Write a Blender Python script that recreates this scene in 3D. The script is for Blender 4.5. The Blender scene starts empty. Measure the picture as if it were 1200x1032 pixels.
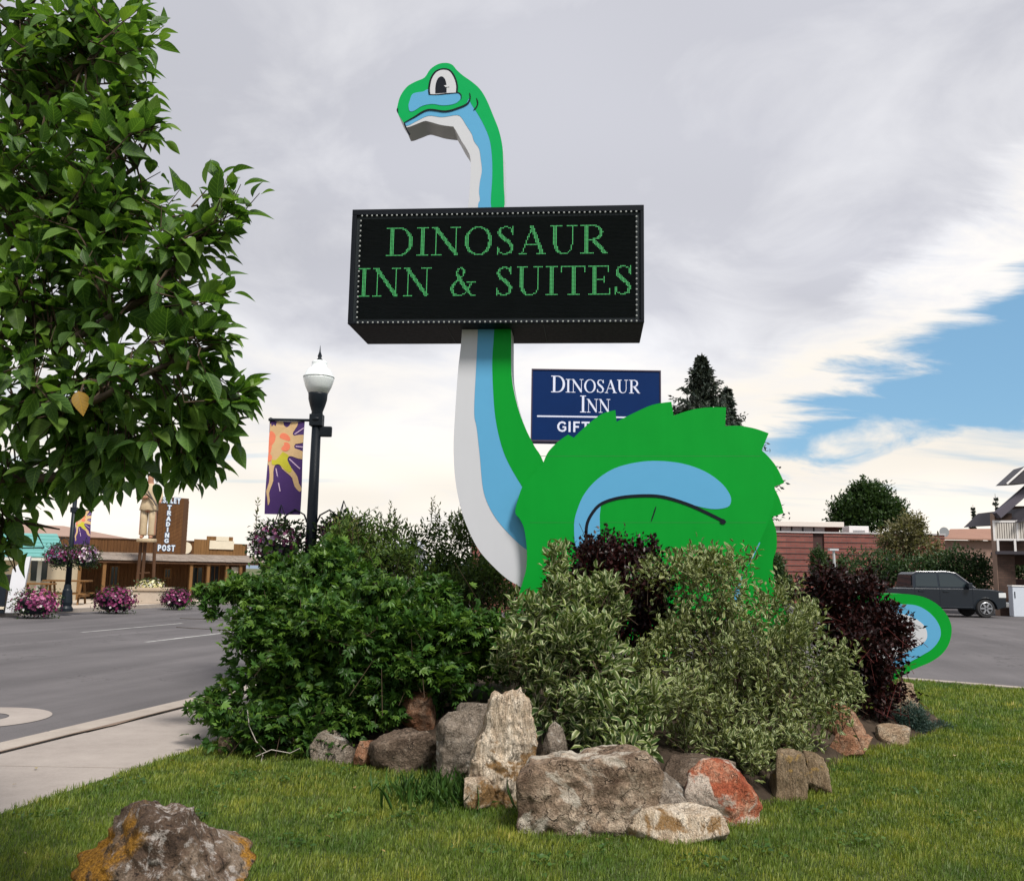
import bpy, bmesh, math, random
import numpy as np
from mathutils import Vector, Matrix, noise
R = math.radians
random.seed(7)
scene = bpy.context.scene
COL = scene.collection

# ------------------------------------------------------------------ camera, sky, sun, exposure
PITCH, ROLL, F = R(8.1), R(1.0), 1080.0
CAM = Vector((0, 0, 1.6))
cam_data = bpy.data.cameras.new('camera')
cam_data.sensor_fit = 'HORIZONTAL'
cam_data.sensor_width = 36
cam_data.lens = 36 * F / 1200
cam_data.clip_end = 6000
camera = bpy.data.objects.new('camera', cam_data)
camera.matrix_world = Matrix.Translation(CAM) @ Matrix.Rotation(math.pi / 2 + PITCH, 4, 'X') @ Matrix.Rotation(ROLL, 4, 'Z')
COL.objects.link(camera)
scene.camera = camera

SUN_EL, SUN_AZ = R(52), R(146)      # azimuth clockwise from +Y: behind the camera, to the right
scene.view_settings.view_transform = 'Standard'
scene.view_settings.look = 'None'
scene.view_settings.exposure = 0.58
scene.view_settings.gamma = 1
scene.view_settings.use_curve_mapping = False

sun_data = bpy.data.lights.new('sun', 'SUN')
sun_data.energy = 3.4
sun_data.angle = R(14)
sun_data.color = (1.0, 0.95, 0.88)
sun = bpy.data.objects.new('sun', sun_data)
sd = Vector((math.sin(SUN_AZ) * math.cos(SUN_EL), math.cos(SUN_AZ) * math.cos(SUN_EL), math.sin(SUN_EL)))
sun.rotation_euler = sd.to_track_quat('Z', 'Y').to_euler()
sun.location = (0, 0, 40)
COL.objects.link(sun)

world = bpy.data.worlds.new('World')
scene.world = world
world.use_nodes = True


class NG:
    """tiny node-graph helper"""
    def __init__(s, tree):
        s.t = tree
        tree.nodes.clear()

    def n(s, typ, **kw):
        nd = s.t.nodes.new(typ)
        for k, v in kw.items():
            setattr(nd, k, v)
        return nd

    def put(s, sock, v):
        if hasattr(v, 'is_output'):
            s.t.links.new(v, sock)
        elif v is not None:
            if isinstance(v, (tuple, list)) and len(v) == 3 and sock.type == 'RGBA':
                v = tuple(v) + (1,)
            sock.default_value = v

    def m(s, op, a, b=None, c=None, clamp=False):
        nd = s.n('ShaderNodeMath', operation=op, use_clamp=clamp)
        for i, v in enumerate((a, b, c)):
            if v is not None:
                s.put(nd.inputs[i], v)
        return nd.outputs[0]

    def vm(s, op, a, b=None):
        nd = s.n('ShaderNodeVectorMath', operation=op)
        s.put(nd.inputs[0], a)
        if b is not None:
            s.put(nd.inputs[1], b)
        return nd.outputs['Vector']

    def mix(s, f, a, b, blend='MIX'):
        nd = s.n('ShaderNodeMix', data_type='RGBA', blend_type=blend)
        s.put(nd.inputs[0], f)
        s.put(nd.inputs[6], a)
        s.put(nd.inputs[7], b)
        return nd.outputs[2]

    def noise(s, vec, scale, detail=4, rough=.55, dist=0.0, out=0):
        nd = s.n('ShaderNodeTexNoise')
        if vec is not None:
            s.put(nd.inputs['Vector'], vec)
        nd.inputs['Scale'].default_value = scale
        nd.inputs['Detail'].default_value = detail
        nd.inputs['Roughness'].default_value = rough
        nd.inputs['Distortion'].default_value = dist
        return nd.outputs[out]

    def ramp(s, fac, stops, interp='LINEAR'):
        nd = s.n('ShaderNodeValToRGB')
        nd.color_ramp.interpolation = interp
        el = nd.color_ramp.elements
        while len(el) < len(stops):
            el.new(0.5)
        for e, (p, c) in zip(el, stops):
            e.position = p
            e.color = tuple(c) + (1,) if len(c) == 3 else c
        s.put(nd.inputs[0], fac)
        return nd.outputs[0]

    def smooth(s, v, a, b, lo=0.0, hi=1.0):
        nd = s.n('ShaderNodeMapRange', interpolation_type='SMOOTHSTEP')
        s.put(nd.inputs[0], v)
        for i, q in enumerate((a, b, lo, hi)):
            s.put(nd.inputs[i + 1], q)
        return nd.outputs[0]

    def scalev(s, vec, sc, loc=(0, 0, 0), rot=(0, 0, 0)):
        nd = s.n('ShaderNodeMapping')
        s.put(nd.inputs[0], vec)
        nd.inputs['Location'].default_value = loc
        nd.inputs['Rotation'].default_value = rot
        nd.inputs['Scale'].default_value = sc
        return nd.outputs[0]


def build_world():
    g = NG(world.node_tree)
    tc = g.n('ShaderNodeTexCoord').outputs['Generated']
    sky = g.n('ShaderNodeTexSky', sky_type='NISHITA')
    sky.sun_disc = False
    sky.sun_elevation = SUN_EL
    sky.sun_rotation = SUN_AZ
    sky.air_density = 1.0
    sky.dust_density = 0.6
    sky.ozone_density = 2.5
    d = g.vm('NORMALIZE', tc)
    sp = g.n('ShaderNodeSeparateXYZ')
    g.put(sp.inputs[0], d)
    x, y, z = sp.outputs
    az = g.m('ARCTAN2', x, y)
    el = g.m('ARCSINE', z)
    zz = g.m('MAXIMUM', z, 0.0)
    k = g.m('DIVIDE', 1.0, g.m('ADD', zz, 0.16))
    cmb = g.n('ShaderNodeCombineXYZ')
    g.put(cmb.inputs[0], g.m('MULTIPLY', x, k))
    g.put(cmb.inputs[1], g.m('MULTIPLY', y, k))
    p = cmb.outputs[0]
    nbig = g.noise(p, 0.9, 3, .5, .3)
    nmid = g.noise(g.scalev(p, (1, .8, 1), (3.1, 1.7, 0)), 2.3, 7, .58, .5)
    # streaky noise for the torn cloud edge: laid out along the cloud plane
    nst = g.noise(g.scalev(p, (.8, 2.2, 1), (7.7, 2.2, 0), (0, 0, R(-35))), 2.2, 8, .62, .6)
    warp = g.m('MULTIPLY', g.m('SUBTRACT', nst, .5), .17)
    warp = g.m('ADD', warp, g.m('MULTIPLY', g.m('SUBTRACT', nmid, .5), .05))
    ew = g.m('ADD', el, warp)
    # the clearing of blue to the right: between the torn cloud sheet above and low cumulus below
    up = g.m('MULTIPLY_ADD', g.m('SUBTRACT', az, .27), .54, .160)
    up = g.m('MINIMUM', up, .36)
    lo = g.m('MULTIPLY_ADD', g.m('SUBTRACT', az, .31), .12, .128)
    lo = g.m('MINIMUM', lo, .19)
    a1 = g.smooth(g.m('SUBTRACT', up, ew), -.018, .03)
    ewl = g.m('ADD', el, g.m('MULTIPLY', g.m('SUBTRACT', nmid, .5), .13))
    a2 = g.smooth(g.m('SUBTRACT', ewl, lo), -.018, .012)
    a3 = g.smooth(az, .19, .30)
    blue = g.m('MULTIPLY', g.m('MULTIPLY', a1, a2), a3)
    # thin blue streaks low on the horizon
    st = g.noise(g.scalev(p, (.35, 1.6, 1), (1, 5, 0)), 1.5, 6, .55, .2)
    b2 = g.m('MULTIPLY', g.smooth(st, .54, .68), g.m('MULTIPLY', g.smooth(el, .05, .10), g.smooth(el, .20, .13)))
    blue = g.m('MAXIMUM', blue, g.m('MULTIPLY', b2, .55))
    cover = g.m('SUBTRACT', 1.0, blue)
    # cloud brightness: thin and bright low down and along the clearing, thick and grey overhead
    thick = g.smooth(g.m('ADD', el, g.m('MULTIPLY', g.m('SUBTRACT', nbig, .5), .34)), .08, .32)
    edge = g.smooth(g.m('SUBTRACT', ew, up), .10, .0)
    edge = g.m('MULTIPLY', edge, g.smooth(az, .0, .25))
    thick = g.m('MULTIPLY', thick, g.m('SUBTRACT', 1.0, g.m('MULTIPLY', edge, .85)))
    thick = g.m('ADD', thick, g.m('MULTIPLY', g.m('SUBTRACT', nmid, .5), 1.25), clamp=False)
    thick = g.m('MINIMUM', g.m('MAXIMUM', thick, 0.0), 1.0)
    cc = g.ramp(thick, [(0, (.69, .645, .58)), (.32, (.64, .62, .60)), (.62, (.55, .552, .576)), (1, (.40, .405, .445))])
    # broad soft brightening overhead left, as in a sheet of uneven depth
    nb2 = g.smooth(g.noise(p, .55, 2, .5, .2), .35, .65, .93, 1.12)
    cc = g.mix(1.0, cc, nb2, 'MULTIPLY')
    skyc = g.mix(1.0, sky.outputs[0], (.060, .068, .072), 'MULTIPLY')
    skyc = g.mix(.5, skyc, (.20, .40, .58))
    out = g.mix(cover, skyc, cc)
    bg = g.n('ShaderNodeBackground')
    g.put(bg.inputs[0], out)
    bg.inputs[1].default_value = 1.0
    wo = g.n('ShaderNodeOutputWorld')
    g.t.links.new(bg.outputs[0], wo.inputs[0])


build_world()

# ------------------------------------------------------------------ placing: pixel + distance -> point
CM = camera.matrix_world.to_3x3()


def ray(px, py):
    return CM @ Vector(((px - 600) / F, (516 - py) / F, -1))


def at(px, py, Y):
    d = ray(px, py)
    return CAM + d * (Y / d.y)


def gp(px, py, z=0.0):
    d = ray(px, py)
    return CAM + d * ((z - CAM.z) / d.z)


class Plane:
    """vertical plane through P along heading e; gives (s, z) of a pixel and back"""
    def __init__(s, P, yaw):
        s.P = Vector(P)
        s.e = Vector((math.cos(yaw), math.sin(yaw), 0))
        s.n = Vector((-math.sin(yaw), math.cos(yaw), 0))   # away from the camera
        s.yaw = yaw

    def hit(s, px, py, off=0.0):
        d = ray(px, py)
        t = (s.P + s.n * off - CAM).dot(s.n) / d.dot(s.n)
        return CAM + d * t

    def sz(s, px, py, off=0.0):
        h = s.hit(px, py, off)
        return ((h - s.P).dot(s.e), h.z)


# ------------------------------------------------------------------ object helpers
def tag(o, label=None, cat=None, group=None, kind=None):
    if label: o['label'] = label
    if cat: o['category'] = cat
    if group: o['group'] = group
    if kind: o['kind'] = kind
    return o


def thing(name, label, cat, loc=(0, 0, 0), rotz=0.0, group=None):
    o = bpy.data.objects.new(name, None)
    o.empty_display_size = .2
    o.location = loc
    o.rotation_euler = (0, 0, rotz)
    COL.objects.link(o)
    return tag(o, label, cat, group)


class MB:
    def __init__(s):
        s.bm = bmesh.new()

    def face(s, pts):
        vs = [s.bm.verts.new(p) for p in pts]
        return s.bm.faces.new(vs)

    def box(s, a, b, bev=0.0):
        x0, y0, z0 = [min(p, q) for p, q in zip(a, b)]
        x1, y1, z1 = [max(p, q) for p, q in zip(a, b)]
        v = [s.bm.verts.new(p) for p in ((x0, y0, z0), (x1, y0, z0), (x1, y1, z0), (x0, y1, z0),
                                         (x0, y0, z1), (x1, y0, z1), (x1, y1, z1), (x0, y1, z1))]
        fs = [s.bm.faces.new([v[i] for i in f]) for f in ((0, 3, 2, 1), (4, 5, 6, 7), (0, 1, 5, 4), (1, 2, 6, 5), (2, 3, 7, 6), (3, 0, 4, 7))]
        if bev > 0:
            es = set(e for f in fs for e in f.edges)
            bmesh.ops.bevel(s.bm, geom=list(es), offset=bev, segments=2, affect='EDGES', profile=.6)
        return s

    def obox(s, c, ex, ey, ez):
        """oriented box: centre and three half-axis vectors"""
        c, ex, ey, ez = map(Vector, (c, ex, ey, ez))
        v = [s.bm.verts.new(c + ex * i + ey * j + ez * k) for k in (-1, 1) for (i, j) in ((-1, -1), (1, -1), (1, 1), (-1, 1))]
        for f in ((0, 3, 2, 1), (4, 5, 6, 7), (0, 1, 5, 4), (1, 2, 6, 5), (2, 3, 7, 6), (3, 0, 4, 7)):
            s.bm.faces.new([v[i] for i in f])
        return s

    def prism(s, pts, dvec, tri=True):
        """closed polygon (3D points) pushed along dvec"""
        dvec = Vector(dvec)
        a = [s.bm.verts.new(p) for p in pts]
        b = [s.bm.verts.new(Vector(p) + dvec) for p in pts]
        fa = s.bm.faces.new(a)
        fb = s.bm.faces.new(b[::-1])
        fa.normal_update()
        fb.normal_update()
        n = len(pts)
        for i in range(n):
            s.bm.faces.new((a[i], b[i], b[(i + 1) % n], a[(i + 1) % n]))
        if tri and n > 4:
            bmesh.ops.triangulate(s.bm, faces=[fa, fb])
        return s

    def tube(s, pts, rad, seg=8, caps=True):
        pts = [Vector(p) for p in pts]
        if not isinstance(rad, (list, tuple)):
            rad = [rad] * len(pts)
        rings = []
        ref = Vector((.31, .87, .4))
        for i, p in enumerate(pts):
            t = (pts[min(i + 1, len(pts) - 1)] - pts[max(i - 1, 0)])
            if t.length < 1e-9: t = Vector((0, 0, 1))
            t.normalize()
            a = t.cross(ref)
            if a.length < .1: a = t.cross(Vector((1, 0, 0)))
            a.normalize()
            b = t.cross(a)
            rings.append([s.bm.verts.new(p + (a * math.cos(q) + b * math.sin(q)) * rad[i]) for q in [2 * math.pi * k / seg for k in range(seg)]])
        for r0, r1 in zip(rings, rings[1:]):
            for k in range(seg):
                s.bm.faces.new((r0[k], r0[(k + 1) % seg], r1[(k + 1) % seg], r1[k]))
        if caps:
            s.bm.faces.new(rings[0][::-1])
            s.bm.faces.new(rings[-1])
        return s

    def lathe(s, prof, c=(0, 0, 0), seg=20, axis='Z', caps=True):
        c = Vector(c)
        rings = []
        for r, h in prof:
            ring = []
            for k in range(seg):
                q = 2 * math.pi * k / seg
                if axis == 'Z': v = Vector((r * math.cos(q), r * math.sin(q), h))
                elif axis == 'Y': v = Vector((r * math.cos(q), h, r * math.sin(q)))
                else: v = Vector((h, r * math.cos(q), r * math.sin(q)))
                ring.append(s.bm.verts.new(c + v))
            rings.append(ring)
        for r0, r1 in zip(rings, rings[1:]):
            for k in range(seg):
                s.bm.faces.new((r0[k], r0[(k + 1) % seg], r1[(k + 1) % seg], r1[k]))
        if caps:
            s.bm.faces.new(rings[0][::-1])
            s.bm.faces.new(rings[-1])
        return s

    def build(s, name, mat, parent=None, world=False, smooth=False, kind=None, label=None, bevel=0.0):
        """world=True: vertices are in world space and the parent is an unrotated thing"""
        bm = s.bm
        bmesh.ops.recalc_face_normals(bm, faces=bm.faces)
        root = parent
        while root is not None and root.parent is not None:
            root = root.parent
        if world and root is not None:
            mw = Matrix.Rotation(-root.rotation_euler.z, 4, 'Z') @ Matrix.Translation(-Vector(root.location))
            bmesh.ops.transform(bm, matrix=mw, verts=bm.verts)
        me = bpy.data.meshes.new(name)
        bm.to_mesh(me)
        bm.free()
        if smooth:
            me.polygons.foreach_set('use_smooth', [True] * len(me.polygons))
        me.materials.append(mat)
        o = bpy.data.objects.new(name, me)
        COL.objects.link(o)
        if parent is not None:
            o.parent = parent
        if bevel:
            md = o.modifiers.new('bevel', 'BEVEL')
            md.width = bevel
            md.segments = 2
            md.limit_method = 'ANGLE'
        if kind: o['kind'] = kind
        if label: o['label'] = label
        return o


def base_at(o):
    """move the origin of a parentless mesh thing to its base centre"""
    me = o.data
    n = len(me.vertices)
    co = np.empty(n * 3, 'f')
    me.vertices.foreach_get('co', co)
    co = co.reshape(-1, 3)
    c = Vector(((co[:, 0].min() + co[:, 0].max()) / 2, (co[:, 1].min() + co[:, 1].max()) / 2, co[:, 2].min()))
    co -= np.array(c, 'f')
    me.vertices.foreach_set('co', co.ravel())
    o.location = c
    return o


def copy_tree(o, parent=None):
    c = o.copy()
    COL.objects.link(c)
    if parent is not None:
        c.parent = parent
    for ch in list(o.children):
        copy_tree(ch, c)
    return c


def np_mesh(name, V, T, mats, attrs=None, uv=None):
    """triangle mesh from arrays: V (n,3), T (m,3)"""
    me = bpy.data.meshes.new(name)
    V = np.ascontiguousarray(V, 'f')
    T = np.ascontiguousarray(T, 'i')
    me.vertices.add(len(V))
    me.vertices.foreach_set('co', V.ravel())
    me.loops.add(T.size)
    me.loops.foreach_set('vertex_index', T.ravel())
    me.polygons.add(len(T))
    me.polygons.foreach_set('loop_start', np.arange(0, T.size, 3, dtype='i'))
    me.polygons.foreach_set('loop_total', np.full(len(T), 3, 'i'))
    me.update(calc_edges=True)
    for k, a in (attrs or {}).items():
        at_ = me.attributes.new(k, 'FLOAT', 'POINT')
        at_.data.foreach_set('value', np.ascontiguousarray(a, 'f'))
    if uv is not None:
        l = me.uv_layers.new(name='uv')
        l.data.foreach_set('uv', np.ascontiguousarray(uv[T.ravel()], 'f').ravel())
    for m_ in mats:
        me.materials.append(m_)
    return me


# ------------------------------------------------------------------ materials
def new_mat(name):
    m_ = bpy.data.materials.new(name)
    m_.use_nodes = True
    return m_, NG(m_.node_tree)


def finish(g, bsdf, disp=None):
    o = g.n('ShaderNodeOutputMaterial')
    g.t.links.new(bsdf, o.inputs[0])


def principled(g, col, rough=.6, metal=0.0, normal=None, spec=.5, **kw):
    b = g.n('ShaderNodeBsdfPrincipled')
    g.put(b.inputs['Base Color'], col)
    g.put(b.inputs['Roughness'], rough)
    g.put(b.inputs['Metallic'], metal)
    g.put(b.inputs['Specular IOR Level'], spec)
    if normal is not None:
        g.put(b.inputs['Normal'], normal)
    for k, v in kw.items():
        g.put(b.inputs[k], v)
    return b


def bump(g, h, strength=.3, dist=.02):
    b = g.n('ShaderNodeBump')
    b.inputs['Strength'].default_value = strength
    b.inputs['Distance'].default_value = dist
    g.put(b.inputs['Height'], h)
    return b.outputs[0]


def lerp(a, b, t):
    return tuple(p + (q - p) * t for p, q in zip(a, b))


def paint(name, col, rough=.5, var=.12, scale=3.0, metal=0.0, bumpy=0.0, spec=.5, streak=False):
    """painted or plain surface: faint blotches, dirt and uneven gloss"""
    m_, g = new_mat(name)
    tc = g.n('ShaderNodeTexCoord').outputs['Object']
    n1 = g.noise(tc, scale, 5, .6, .3)
    n2 = g.noise(g.scalev(tc, (9, 9, .7)) if streak else tc, scale * (1 if streak else 9), 4, .6)
    f = g.m('ADD', g.m('MULTIPLY', n1, .7), g.m('MULTIPLY', n2, .3))
    c = g.ramp(f, [(.25, tuple(x * (1 - var) for x in col)), (.6, col), (.8, tuple(min(1, x * (1 + var * .5)) for x in col))])
    rr = g.m('MULTIPLY_ADD', n2, .25, rough - .12)
    nm = bump(g, n2, bumpy, .01) if bumpy else None
    finish(g, principled(g, c, rr, metal, nm, spec).outputs[0])
    return m_


def leaf_mat(name, c0, c1, c2, margin=None, trans=.25, back=1.25, rough=.45, vein=False, odd=None, spec=.24):
    """leaf: colour varies leaf by leaf (rnd); optional pale margin; lets some light through"""
    m_, g = new_mat(name)
    a = g.n('ShaderNodeAttribute', attribute_name='rnd').outputs['Fac']
    stops = [(0, c0), (.5, c1), (.97 if odd else 1.0, c2)]
    if odd: stops.append((.995, odd))
    c = g.ramp(a, stops)
    geo = g.n('ShaderNodeNewGeometry')
    big = g.noise(geo.outputs['Position'], 1.3, 2, .5)
    c = g.mix(1.0, c, g.ramp(big, [(.3, (.78, .8, .8)), (.7, (1.2, 1.18, 1.1))]), 'MULTIPLY')
    uvn = g.n('ShaderNodeUVMap', uv_map='uv').outputs[0]
    sp = g.n('ShaderNodeSeparateXYZ')
    g.put(sp.inputs[0], uvn)
    u = g.m('ABSOLUTE', sp.outputs[0])
    nm = None
    if margin:
        nz = g.noise(geo.outputs['Position'], 60, 2, .5)
        e = g.m('ADD', u, g.m('MULTIPLY', g.m('SUBTRACT', nz, .5), .5))
        c = g.mix(g.smooth(e, .42, .56), c, margin)
    if vein:
        v = g.m('SUBTRACT', sp.outputs[1], g.m('MULTIPLY', u, .28))
        w = g.m('ABSOLUTE', g.m('SUBTRACT', g.m('FRACT', g.m('MULTIPLY', v, 7.0)), .5))
        vn = g.m('MAXIMUM', g.smooth(w, .10, .0), g.smooth(u, .07, .0))
        c = g.mix(g.m('MULTIPLY', vn, .30), c, tuple(min(1, x * 2.2 + .01) for x in c2))
        nm = bump(g, g.m('SUBTRACT', 1.0, vn), .35, .004)
    cb = g.mix(geo.outputs['Backfacing'], c, g.mix(1.0, c, (back, back * 1.02, back * 1.1), 'MULTIPLY'))
    b = principled(g, cb, rough, 0, nm, spec)
    tr = g.n('ShaderNodeBsdfTranslucent')
    g.put(tr.inputs[0], g.mix(1.0, c, (1.5, 1.6, .7), 'MULTIPLY'))
    mx = g.n('ShaderNodeMixShader')
    mx.inputs[0].default_value = trans
    g.t.links.new(b.outputs[0], mx.inputs[1])
    g.t.links.new(tr.outputs[0], mx.inputs[2])
    finish(g, mx.outputs[0])
    return m_


def rock_mat(name, ca, cb, cc, lichen=None, lamt=.5, scale=2.0, crack=.6, stretch=(1, 1, 1), rot=(0, 0, 0)):
    m_, g = new_mat(name)
    tc = g.n('ShaderNodeTexCoord').outputs['Object']
    tcs = g.scalev(tc, stretch, (0, 0, 0), rot)
    n1 = g.noise(tcs, scale, 6, .6, .6)
    n2 = g.noise(tcs, scale * 4.5, 8, .68, .4)
    n3 = g.noise(tc, scale * 30, 4, .7)
    f = g.m('ADD', g.m('MULTIPLY', n1, .55), g.m('MULTIPLY', n2, .45))
    c = g.ramp(f, [(.36, ca), (.5, cb), (.63, cc)])
    # veins of iron stain, fissures
    vo = g.n('ShaderNodeTexVoronoi', feature='DISTANCE_TO_EDGE')
    g.put(vo.inputs['Vector'], g.vm('ADD', tcs, g.vm('SCALE', g.noise(tcs, scale * 2, 4, .6, out=1))))
    vo.inputs['Scale'].default_value = scale * 1.1
    fis = g.smooth(vo.outputs['Distance'], .035, .0)
    fis = g.m('MULTIPLY', fis, g.smooth(n2, .42, .6))
    c = g.mix(g.m('MULTIPLY', fis, crack), c, tuple(x * .35 for x in ca))
    c = g.mix(1.0, c, g.ramp(n3, [(.34, (.66, .65, .63)), (.66, (1.4, 1.39, 1.36))]), 'MULTIPLY')
    n4 = g.noise(tcs, scale * 12, 6, .7, .3)
    c = g.mix(1.0, c, g.ramp(n4, [(.36, (.66, .63, .60)), (.52, (1.05, 1.05, 1.05)), (.66, (1.28, 1.26, 1.22))]), 'MULTIPLY')
    if lichen:
        nl = g.noise(g.scalev(tc, (1, 1, 1), (4.2, 1.1, 2.3)), scale * 1.1, 5, .65, .4)
        lm = g.smooth(nl, .62 - lamt * .22, .68 - lamt * .2)
        lm = g.m('MULTIPLY', lm, g.smooth(n3, .25, .5))
        c = g.mix(lm, c, lichen)
    h = g.m('ADD', g.m('MULTIPLY', n2, .8), g.m('MULTIPLY', n3, .25))
    h = g.m('SUBTRACT', h, g.m('MULTIPLY', fis, .5))
    h = g.m('ADD', h, g.m('MULTIPLY', n4, .5))
    finish(g, principled(g, c, .88, 0, bump(g, h, 1.0, .04), .2).outputs[0])
    return m_


def ground_mat(name, stops, s1, s2, rough=.9, bs=.4, spec=.2, wscale=(1, 1, 1)):
    m_, g = new_mat(name)
    pos = g.n('ShaderNodeNewGeometry').outputs['Position']
    n1 = g.noise(g.scalev(pos, wscale), s1, 5, .6, .3)
    n2 = g.noise(pos, s2, 4, .7)
    n3 = g.noise(pos, s2 * .12, 5, .65)
    f = g.m('ADD', g.m('ADD', g.m('MULTIPLY', n1, .45), g.m('MULTIPLY', n2, .25)), g.m('MULTIPLY', n3, .3))
    c = g.ramp(f, stops)
    finish(g, principled(g, c, rough, 0, bump(g, n2, bs, .01), spec).outputs[0])
    return m_


M = {}


def asphalt_mat():
    m_, g = new_mat('asphalt')
    pos = g.n('ShaderNodeNewGeometry').outputs['Position']
    along = g.scalev(pos, (1, 1, 1), (0, 0, 0), (0, 0, R(12.4)))       # x across the street, y along it
    st = g.noise(g.scalev(along, (1.1, .05, 1)), .9, 4, .6, .2)         # wheel tracks and drips
    bl = g.noise(pos, .35, 5, .6, .4)
    fi = g.noise(pos, 70, 3, .75)
    f = g.m('ADD', g.m('ADD', g.m('MULTIPLY', st, .4), g.m('MULTIPLY', bl, .35)), g.m('MULTIPLY', fi, .25))
    c = g.ramp(f, [(.34, (.066, .062, .064)), (.5, (.105, .098, .101)), (.66, (.150, .140, .143))])
    vo = g.n('ShaderNodeTexVoronoi', feature='DISTANCE_TO_EDGE')
    wv = g.vm('ADD', g.scalev(along, (.22, .09, 1)), g.vm('SCALE', g.noise(pos, .8, 4, .6, out=1)))
    g.put(vo.inputs['Vector'], wv)
    vo.inputs['Scale'].default_value = 1.0
    cr = g.m('MULTIPLY', g.smooth(vo.outputs['Distance'], .012, .0), g.smooth(bl, .42, .55))
    c = g.mix(g.m('MULTIPLY', cr, .75), c, (.03, .028, .03))
    finish(g, principled(g, c, .88, 0, bump(g, fi, .5, .01), .2).outputs[0])
    return m_


M['asphalt'] = asphalt_mat()
M['concrete'] = ground_mat('concrete', [(.3, (.22, .19, .17)), (.5, (.295, .26, .235)), (.7, (.36, .32, .29))], .8, 45, .9, .25)
M['curb'] = ground_mat('curb_concrete', [(.3, (.24, .21, .18)), (.5, (.32, .28, .245)), (.7, (.39, .345, .30))], 1.2, 40, .9, .35)
M['dirt_joint'] = ground_mat('dirt_joint', [(.3, (.11, .075, .055)), (.6, (.22, .165, .13))], 5, 50)
M['soil'] = ground_mat('soil', [(.3, (.022, .015, .011)), (.5, (.045, .032, .022)), (.7, (.08, .058, .04))], 3, 40, .95, 1.0)
M['earth'] = ground_mat('earth', [(.3, (.06, .075, .03)), (.5, (.10, .11, .05)), (.7, (.16, .14, .09))], .05, 8)
M['turf'] = ground_mat('turf', [(.3, (.025, .04, .010)), (.5, (.045, .062, .015)), (.7, (.085, .095, .03))], 1.2, 25, .95, .8)
M['plaza'] = ground_mat('plaza', [(.3, (.34, .28, .22)), (.5, (.44, .37, .30)), (.7, (.52, .46, .38))], .7, 20)
M['road_paint'] = ground_mat('road_paint', [(.3, (.14, .135, .135)), (.5, (.36, .36, .35)), (.7, (.52, .52, .5))], 3, 50)
M['green'] = paint('sign_green', (.001, .275, .024), .5, .13, .9, streak=True, spec=.12)
M['head_green'] = paint('head_green', (.001, .34, .085), .5, .06, .9, spec=.12)
M['blue'] = paint('sign_blue', (.10, .34, .56), .5, .05, .9, spec=.15)
M['white'] = paint('sign_white', (.53, .54, .57), .5, .05, .9, streak=True, spec=.2)
M['ink'] = paint('ink', (.006, .009, .016), .5, .2, spec=.15)
M['navy'] = paint('navy', (.002, .020, .095), .55, .12, 1.5, spec=.1)
M['navy_trim'] = paint('navy_trim', (.05, .035, .06), .4, .2)
M['letter'] = paint('letter_white', (.62, .66, .80), .5, .04)
M['cab_black'] = paint('cabinet_black', (.004, .006, .010), .6, .25, 2, spec=.15)
M['screen'] = paint('screen_black', (.020, .025, .028), .6, .2, 4, spec=.12)
M['slat'] = paint('screen_louvre', (.045, .054, .060), .6, .2, 4, spec=.2)
M['iron'] = paint('black_iron', (.007, .012, .018), .45, .25, 6, spec=.25)
M['steel'] = paint('steel', (.35, .36, .37), .4, .15, 3, .8)


def glow(name, col, strength):
    m_, g = new_mat(name)
    e = g.n('ShaderNodeBsdfPrincipled')
    g.put(e.inputs['Base Color'], tuple(x * .3 for x in col))
    g.put(e.inputs['Emission Color'], col)
    e.inputs['Emission Strength'].default_value = strength
    finish(g, e.outputs[0])
    return m_


M['led'] = glow('led_green', (.06, .42, .12), .72)
M['bulb'] = glow('bulb', (.7, .73, .69), .16)
M['globe'] = paint('lamp_globe', (.78, .83, .83), .18, .04, 4)


def glass_dark(name, col=(.02, .03, .035)):
    m_, g = new_mat(name)
    finish(g, principled(g, col, .06, 0, None, .45).outputs[0])
    return m_


M['glass'] = glass_dark('window_glass')


def wood_mat(name, a, b, vertical=True, s=1.0):
    m_, g = new_mat(name)
    tc = g.n('ShaderNodeTexCoord').outputs['Object']
    st = (14 * s, 14 * s, .6) if vertical else (.6, .6, 14 * s)
    n = g.noise(g.scalev(tc, st), 1, 6, .6, .4)
    n2 = g.noise(tc, .8, 4, .6)
    f = g.m('ADD', g.m('MULTIPLY', n, .6), g.m('MULTIPLY', n2, .4))
    c = g.ramp(f, [(.3, a), (.7, b)])
    finish(g, principled(g, c, .75, 0, bump(g, n, .4, .01), .2).outputs[0])
    return m_


M['wood'] = wood_mat('brown_boards', (.060, .025, .009), (.14, .064, .022))
M['wood_light'] = wood_mat('tan_boards', (.12, .060, .021), (.22, .115, .042))
M['wood_dark'] = wood_mat('dark_boards', (.045, .022, .012), (.10, .05, .025))
M['bark'] = wood_mat('bark', (.035, .025, .018), (.10, .075, .055))
M['twig'] = wood_mat('twig', (.035, .022, .014), (.08, .055, .034))
M['shingle'] = ground_mat('shingles', [(.3, (.15, .12, .10)), (.5, (.24, .20, .17)), (.7, (.32, .28, .24))], 1.5, 14)
# ------------------------------------------------------------------ the setting: ground, road, walk, lawn, bed
SL = .22      # the street runs this much to the right per metre away


def walk_in(y): return -3.26 + (y - 6.23) * SL      # lawn side of the sidewalk
def curb_in(y): return -4.32 + (y - 8.22) * SL      # walk side of the kerb
def far_edge(y): return -16.5 + (y - 30.46) * SL


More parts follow.
